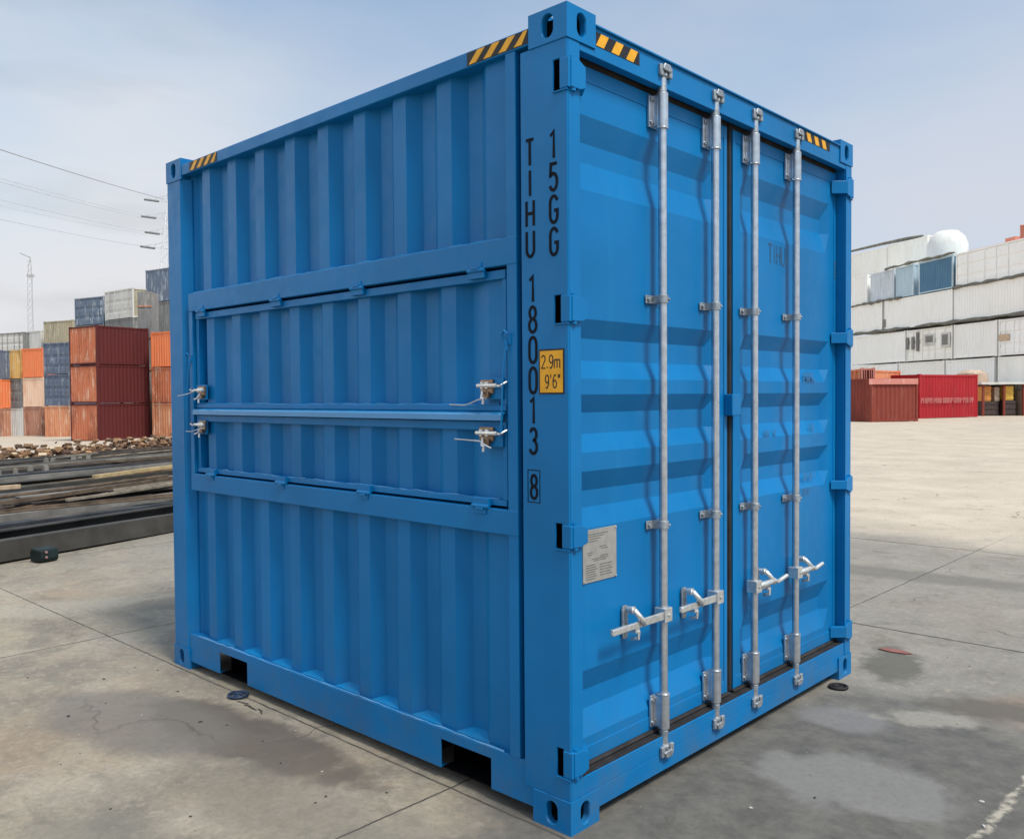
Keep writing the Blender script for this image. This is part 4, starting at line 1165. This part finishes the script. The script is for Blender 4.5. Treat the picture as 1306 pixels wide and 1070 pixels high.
# faded line of lettering: illegible in the photograph
mb = MB(); A, B = at(1174, 51.45), at(1244, 53.82); rr = random.Random(5)
u = 0.0; Ltot = (B-A).length; dd = (B-A).normalized(); nn = Vector((dd.y, -dd.x, 0))
if nn.dot(fw) > 0: nn = -nn
Mx = Matrix(((dd.x, nn.x, 0, A.x), (dd.y, nn.y, 0, A.y), (0, 0, 1, 0), (0, 0, 0, 1)))
while u < Ltot-.2:
    g_ = rr.choice((.13, .16, .18)); z0, z1 = .90, 1.22
    mb.box(u, u+.035, .03, .05, z0, z1, Mx); mb.box(u+g_-.05, u+g_-.02, .03, .05, z0+rr.choice((0, .12)), z1, Mx); mb.box(u+.036, u+g_-.051, .03, .05, rr.choice((z0, (z0+z1)/2)), rr.choice((z0, (z0+z1)/2))+.37*0+.05, Mx) if False else None
    u += g_+.035*(3 if rr.random() < .15 else 1)
o = mb.build('side_lettering', simple('faded_white_letters', (.55, .22, .20), .7)); o.parent = rc; o.matrix_parent_inverse = Matrix.Translation(-rc.location)
# beige sheeted load behind the red container
c0 = at(1240, 58); mb = MB(); rr = random.Random(9)
rings = []
for (sc_, z) in ((1.0, 0), (1.02, 2.2), (.9, 2.75), (.55, 2.98), (.05, 3.0)):
    rings.append(([(c0.x+1.0*sc_*math.cos(t)*rr.uniform(.92, 1.05), c0.y+1.0*sc_*math.sin(t)*rr.uniform(.92, 1.05), z) for t in [2*math.pi*k/14 for k in range(14)]]))
vs = [p for r_ in rings for p in r_]
mb.add(vs, [(i*14+k, i*14+(k+1) % 14, (i+1)*14+(k+1) % 14, (i+1)*14+k) for i in range(4) for k in range(14)])
tag(mb.build('sheeted_load', weathered('beige_sheet', (.42, .31, .23), (.3, .2, .14), .4, (.8, .7, .6), .3), smooth=True), 'beige sheeted load showing above the crimson container', 'covered load')
# open shed with goods at the right edge
sh = tag(empty('goods_shelter', tuple(at(1250, 56))), 'low pale roofed shelter of stored goods right of the crimson container', 'shelter')
def shl(mb_, nm, mat):
    o = mb_.build(nm, mat); o.parent = sh; o.matrix_parent_inverse = Matrix.Translation(-sh.location); return o
A, B = at(1253, 56), at(1330, 56)
dd = (B-A).normalized(); nn = Vector((-dd.y, dd.x, 0)); Mx = Matrix(((dd.x, nn.x, 0, A.x), (dd.y, nn.y, 0, A.y), (0, 0, 1, 0), (0, 0, 0, 1))); LL = (B-A).length
shl(MB().box(-.1, LL, -.1, 3, 2.02, 2.16, Mx), 'roof', PALE)
shl(MB().box(0, LL, 2.6, 2.7, 0, 2.0, Mx), 'back_wall', simple('shed_brown', (.10, .06, .05), .8))
for x in (0.02, 1.35, 2.6, 3.9): shl(MB().box(x, x+.12, 0, .12, 0, 2.0, Mx), 'post', RBR)
def goods(x0, x1, z0, z1, mat, nm, lab, cat='crate'):
    mb = MB(); mb.box(x0, x1, .3, 1.2, z0, z1, Mx)
    for k in range(3): mb.box(x0-.01, x1+.01, .27, .30, z0+(z1-z0)*(.1+.35*k), z0+(z1-z0)*(.2+.35*k), Mx)
    tag(mb.build(nm, mat, bevel=.03), lab, cat)
OG = simple('orange_goods', (.62, .26, .07), .7); YG = simple('yellow_goods', (.75, .45, .08), .7); DG = simple('dark_goods', (.07, .05, .045), .8); TG = simple('tan_goods', (.45, .34, .26), .8)
goods(.18, .72, .95, 1.9, OG, 'storage_crate', 'orange crate on a dark one at the left of the goods shelter')
goods(.18, 1.2, .012, .93, DG, 'storage_crate', 'dark brown crate on the ground at the left of the goods shelter')
goods(.95, 1.25, .95, 1.85, TG, 'storage_crate', 'narrow tan crate on the dark crate in the goods shelter')
goods(1.65, 2.15, 1.0, 1.9, YG, 'storage_crate', 'yellow crate high in the middle of the goods shelter')
goods(1.55, 2.3, .012, .98, DG, 'storage_crate', 'black crate on the ground below the yellow crate')
goods(2.75, 4.05, .012, 1.6, TG, 'storage_crate', 'wide tan crate at the right of the goods shelter')
# ------------------------------------------------------------------ heap of steel sections on the left
bdv = Vector((-.285, .958, 0)).normalized(); bpv = Vector((-bdv.y, bdv.x, 0))
if bpv.x > 0: bpv = -bpv
origin = Vector((-7.16, .31, 0))
STE = [simple('dark_steel_%d' % i, c, .62, .25, 3, .4, .3) for i, c in enumerate(((.042, .039, .036), (.060, .055, .048), (.10, .085, .07), (.045, .048, .055), (.095, .078, .062)))]
STP = simple('pale_worn_steel', (.20, .185, .165), .6, .2, 3, .4, .3)
def beam(u0, s, z, Ln, wdt, hgt, kind, mat, yawj, label, name='steel_beam', tilt=0.0):
    mb = MB(); t_ = .018
    n = 7; 
    # slightly sagging bar made of several stations
    def sect():
        w2 = wdt
        if kind == 'box': return [(0, 0), (w2, 0), (w2, hgt), (0, hgt)]
        if kind == 'channel': return [(0, 0), (w2, 0), (w2, t_), (t_, t_), (t_, hgt-t_), (w2, hgt-t_), (w2, hgt), (0, hgt)]
        if kind == 'angle': return [(0, 0), (w2, 0), (w2, t_), (t_, t_), (t_, hgt), (0, hgt)]
        return [(w2/2+w2/2*math.cos(2*math.pi*k/10), hgt/2+hgt/2*math.sin(2*math.pi*k/10)) for k in range(10)]
    sec = sect(); m_ = len(sec); vs = []
    ph = rng.uniform(0, 6); am = rng.uniform(.0, .03)
    for i in range(n):
        q = i/(n-1)
        for a_, b_ in sec: vs.append((a_+am*math.sin(ph+q*5), q*Ln, b_+am*.5*math.sin(ph*2+q*4)))
    fs = [(i*m_+k, i*m_+(k+1) % m_, (i+1)*m_+(k+1) % m_, (i+1)*m_+k) for i in range(n-1) for k in range(m_)]
    fs += [tuple(range(m_)), tuple((n-1)*m_+k for k in range(m_))]
    mb.add(vs, fs)
    o = mb.build(name, mat, bevel=.004)
    p = origin+bdv*(u0+.55*s)+bpv*s
    q = p+bdv*Ln*.5
    base = Vector((p.x, p.y, gz(q.x, q.y)+z))
    ang = math.atan2(bdv.y, bdv.x)-math.pi/2+yawj
    # local x should run back (bpv); mirror by rotating: local -x
    o.location = base; o.rotation_euler = (tilt, 0, ang)
    tag(o, label, 'steel beam', 'steel sections heaped at the left of the yard')
    return o
LB = 'long dark steel section lying in the layered heap left of the blue container'
LB2 = 'long pale worn steel section lying in the layered heap left of the blue container'
beam(-3.0, .18, .0, 8.5, .12, .20, 'box', STE[1], 0, 'long square dark beam forming the front edge of the steel heap')
beam(-3.2, .42, .0, 8.7, .10, .27, 'channel', STE[0], .004, 'second long beam just behind the front edge of the steel heap')
s = .72
while s < 9.0:
    layers = 3 if s > 1.6 else 2
    for ly in range(layers):
        kind = rng.choice(('box', 'channel', 'angle', 'round', 'channel'))
        if s < 1.6: kind = 'box'
        wdt = rng.uniform(.06, .18); hgt = rng.uniform(.035, .10) if ly else rng.uniform(.13, .20)
        Ln = rng.uniform(4.0, 9.0); u_ = rng.uniform(-4.5, -.8) if rng.random() < .7 else rng.uniform(-1, 1.6)
        pale = rng.random() < .22
        beam(u_, s+rng.uniform(-.10, .10), (0, .17, .30)[ly]+(rng.uniform(.0, .05) if ly else 0)+.018*min(s, 6), Ln, wdt, hgt, kind, STP if pale else rng.choice(STE), rng.uniform(-.05, .06), LB2 if pale else LB)
    s += rng.uniform(.20, .30)+.012*s
LB3 = 'thin crooked bar lying on top of the layered heap left of the blue container'
THB = [simple('thin_bar_%d' % i, c, .75, 0, 6, .45, .3) for i, c in enumerate(((.04, .034, .03), (.10, .07, .048), (.20, .165, .125), (.065, .052, .044), (.15, .085, .05)))]
for k in range(120):
    s_ = rng.uniform(1.0, 9.4); Ln = rng.uniform(.9, 4.5)
    beam(rng.uniform(-1.5, 4.5), s_, rng.uniform(.24, .42)+.012*s_, Ln, rng.uniform(.02, .06), rng.uniform(.02, .05), rng.choice(('round', 'angle', 'box')), rng.choice(THB), rng.choice((rng.uniform(-.12, .14), rng.uniform(-.35, .35), rng.uniform(-1.2, 1.2) if Ln < 1.8 else .05)), LB3, name='steel_bar', tilt=rng.uniform(-.02, .03))
for k in range(7):
    beam(rng.uniform(-6, 3), rng.uniform(11.8, 19), .02, rng.uniform(5, 8), .25, .16, 'box', rng.choice(STE), rng.uniform(-.1, .1), 'long dark steel section lying on the pale ground behind the rubble', name='steel_beam')
for i, (px_, py_, ln, c_) in enumerate(((70, 0, 2.2, (.40, .29, .15)), (0, 0, 1.2, (.42, .30, .2)))):
    beam(1.5-2.2*i, 2.3-.3*i, .50, ln, .06, .05, 'box', simple('raw_timber_%d' % i, c_, .8), .10, ('thin yellowish timber batten lying on top of the steel heap' if i == 0 else 'short tan timber offcut on the left part of the steel heap'), name='timber_batten')
# spacer lumps between layers
for k in range(12):
    s_ = rng.choice((4.2, 4.5, 6.4, 6.6))+rng.uniform(-.1, .1); u_ = .55*s_-.8+.28*k+rng.uniform(-.1, .1)
    p = origin+bdv*u_+bpv*s_
    mb = MB(); mb.prism([(-.035, 0), (.035, 0), (.025, .07), (-.02, .075)], 1, -.035, .035)
    o = mb.build('spacer_block', simple('spacer_pale', (.20, .18, .155), .8) if k == 0 else bpy.data.materials['spacer_pale'])
    o.location = (p.x, p.y, gz(p.x, p.y)+.52); o.rotation_euler = (rng.uniform(-.3, .3), 0, rng.uniform(0, 3))
    tag(o, 'small pale spacer block wedged on the steel sections of the heap', 'block', 'spacer blocks on the steel heap')
# rusty rubble
mb = MB(); rr = random.Random(21)
for k in range(8000):
    u_ = rr.uniform(2.5, 15.0); s_ = rr.gauss(10.3, .8)
    if s_ < 8.8 or s_ > 12.4: continue
    p = origin+bdv*u_+bpv*s_; hmax = .80*max(0, 1-abs(s_-10.4)/1.6)
    z = gz(p.x, p.y)+rr.uniform(0, max(.03, hmax)); sz = rr.uniform(.04, .17)
    A_ = Matrix.Translation((p.x, p.y, z)) @ Matrix.Rotation(rr.uniform(0, 6), 4, 'Z') @ Matrix.Rotation(rr.uniform(-1, 1), 4, 'X') @ Matrix.Diagonal((sz, sz*rr.uniform(.3, 1), sz*rr.uniform(.15, .6), 1))
    mb.box(-.5, .5, -.5, .5, -.4, .5, A_)
t = NT('rusty_scrap'); gi = t.t.nodes.new('ShaderNodeNewGeometry'); rp = gi.outputs['Random Per Island']
cc = t.mix(rp, (.06, .030, .018), (.34, .19, .095)); cc = t.mix(t.math('GREATER_THAN', rp, .90), cc, (.50, .38, .25))
RUST = t.out(cc, .85)
tag(mb.build('scrap_rubble', RUST), 'rusty brown and tan scrap rubble behind the steel heap', 'rubble', kind='stuff')
# rubber end block in front of the heap
rb = tag(empty('rubber_block', tuple(at(52, 8.34))), 'dark green black block with two pale spots in front of the steel heap', 'block')
rb.location.z = 0; rb.scale = (.8, .8, .8); rb.rotation_euler = (0, 0, math.atan2(bdv.y, bdv.x)-math.pi/2)
MB().prism([(-.10, .0), (.10, 0), (.115, .05), (.10, .15), (-.08, .165), (-.11, .10)], 1, -.11, .12).build('block_body', simple('dark_green_rubber', (.010, .018, .018), .5), rb, .02)
for (x_, z_) in ((.06, .12), (.055, .06)):
    MB().tube([(.108, -.05, z_), (.122, -.05, z_)], .016, 10).build('end_spot', simple('pale_pink_spot', (.35, .20, .19), .6), rb)
# ------------------------------------------------------------------ mast, pylon, lines
MST = simple('mast_grey', (.42, .42, .42), .7)
pm = at(43, 150); zb_ = gz(pm.x, pm.y); zt = yz(333, 150, 43)
ms = tag(empty('lamp_mast', (pm.x, pm.y, zb_)), 'thin grey lattice mast with a lamp head at the far left', 'mast')
mb = MB(); hgt = zt-zb_
for dx, dy in ((-.25, -.25), (.25, -.25), (0, .3)):
    mb.tube([(dx*2.2, dy*2.2, 0), (dx*1.4, dy*1.4, hgt*.9), (dx*.5, dy*.5, hgt)], .045, 5)
for k in range(16):
    z = hgt*.3+k*hgt*.044; f_ = 1.5
    mb.tube([(-.25*f_, -.25*f_, z), (.25*f_, -.25*f_, z+hgt*.04)], .028, 4); mb.tube([(.25*f_, -.25*f_, z), (-.25*f_, -.25*f_, z+hgt*.04)], .028, 4)
mb.build('mast_frame', MST, ms)
mb = MB(); mb.box(-.5, .5, -.3, .3, hgt*.90, hgt*.915); mb.build('platform', MST, ms)
mb = MB(); mb.tube([(0, 0, hgt-.3), (0, 0, hgt+.5), (-1.7, 0, hgt+1.3)], .12, 6); mb.build('lamp_head', MST, ms)
ms.rotation_euler = (0, 0, math.atan2(r0.y, r0.x))
# pylon just behind the blue container's edge
Zp = 95; pp = at(226, Zp); zg = gz(pp.x, pp.y)
py_ = tag(empty('power_pylon', (pp.x, pp.y, zg)), 'pale grey lattice power pylon whose arms show left of the blue container', 'pylon')
PYL = simple('pylon_grey', (.62, .63, .65), .6)
htop = yz(245, Zp, 226)-zg
mb = MB()
def leg_at(h): return 2.2*(1-h/htop)+.35
for sx_, sy_ in ((-1, -1), (1, -1), (1, 1), (-1, 1)):
    mb.tube([(sx_*leg_at(0), sy_*leg_at(0), 0), (sx_*leg_at(htop), sy_*leg_at(htop), htop)], .09, 5)
h = 0
while h < htop-1.5:
    a0, a1 = leg_at(h), leg_at(h+2)
    for sgn in (1, -1):
        mb.tube([(-a0*sgn, -a0, h), (a1*sgn, -a1, h+2)], .05, 4); mb.tube([(-a0*sgn, a0, h), (a1*sgn, a1, h+2)], .05, 4)
    h += 2
mb.build('tower_frame', PYL, py_)
arms = [(256, 190), (277, 186), (297, 190), (315, 184)]
tips = []
for yy, xx in arms:
    h = yz(yy, Zp, 226)-zg; tipx = (xx-226)/FPX*Zp
    mb = MB(); mb.tube([(-.3, 0, h+.5), (tipx, 0, h)], .05, 4); mb.tube([(-.3, 0, h-.35), (tipx, 0, h)], .05, 4)
    mb.tube([(.3, 0, h+.5), (-tipx, 0, h)], .05, 4); mb.tube([(.3, 0, h-.35), (-tipx, 0, h)], .05, 4)
    for k in range(4):
        q = k/4; x_ = -.3+(tipx+.3)*q; mb.tube([(x_, 0, h+.5*(1-q)), (x_-.3, 0, h-.3*(1-q))], .03, 4)
    mb.build('cross_arm', PYL, py_)
    mb = MB(); mb.tube([(tipx-.05, 0, h), (tipx+1.6, -.3, h-.28)], .12, 8); mb.build('insulator', simple('insulator_dark', (.22, .22, .23), .5) if yy == 256 else bpy.data.materials['insulator_dark'], py_, smooth=True)
py_.rotation_euler = (0, 0, math.atan2(r0.y, r0.x))
WIRE = simple('wire_grey', (.36, .36, .38), .6)
WIREL = simple('wire_pale', (.55, .56, .58), .6)
def line(px0, py0, px1, py1, Z0, Z1, r, mat, label, sag=.4):
    a, b = at(px0, Z0, yz(py0, Z0, px0)), at(px1, Z1, yz(py1, Z1, px1)); pts = []
    for k in range(21):
        q = k/20; p = a.lerp(b, q); p.z -= sag*4*q*(1-q); pts.append(p)
    o = MB().tube(pts, r, 5).build('power_line', mat); tag(o, label, 'power line', 'power lines at the left')
line(-160, 137, 214, 256, 40, Zp, .035, WIRE, 'topmost and darkest power line running to the pylon', .2)
line(-160, 180, 190, 277, 45, Zp, .020, WIREL, 'second power line from the top, faint', .2)
line(-160, 186, 186, 279, 47, Zp, .026, WIREL, 'third power line from the top', .2)
line(-160, 214, 190, 297, 50, Zp, .024, WIREL, 'fourth power line from the top', .2)
line(-160, 226, 190, 300, 52, Zp, .018, WIREL, 'fifth power line from the top, faint', .2)
line(-160, 244, 184, 315, 55, Zp, .024, WIREL, 'lowest power line running to the pylon', .2)
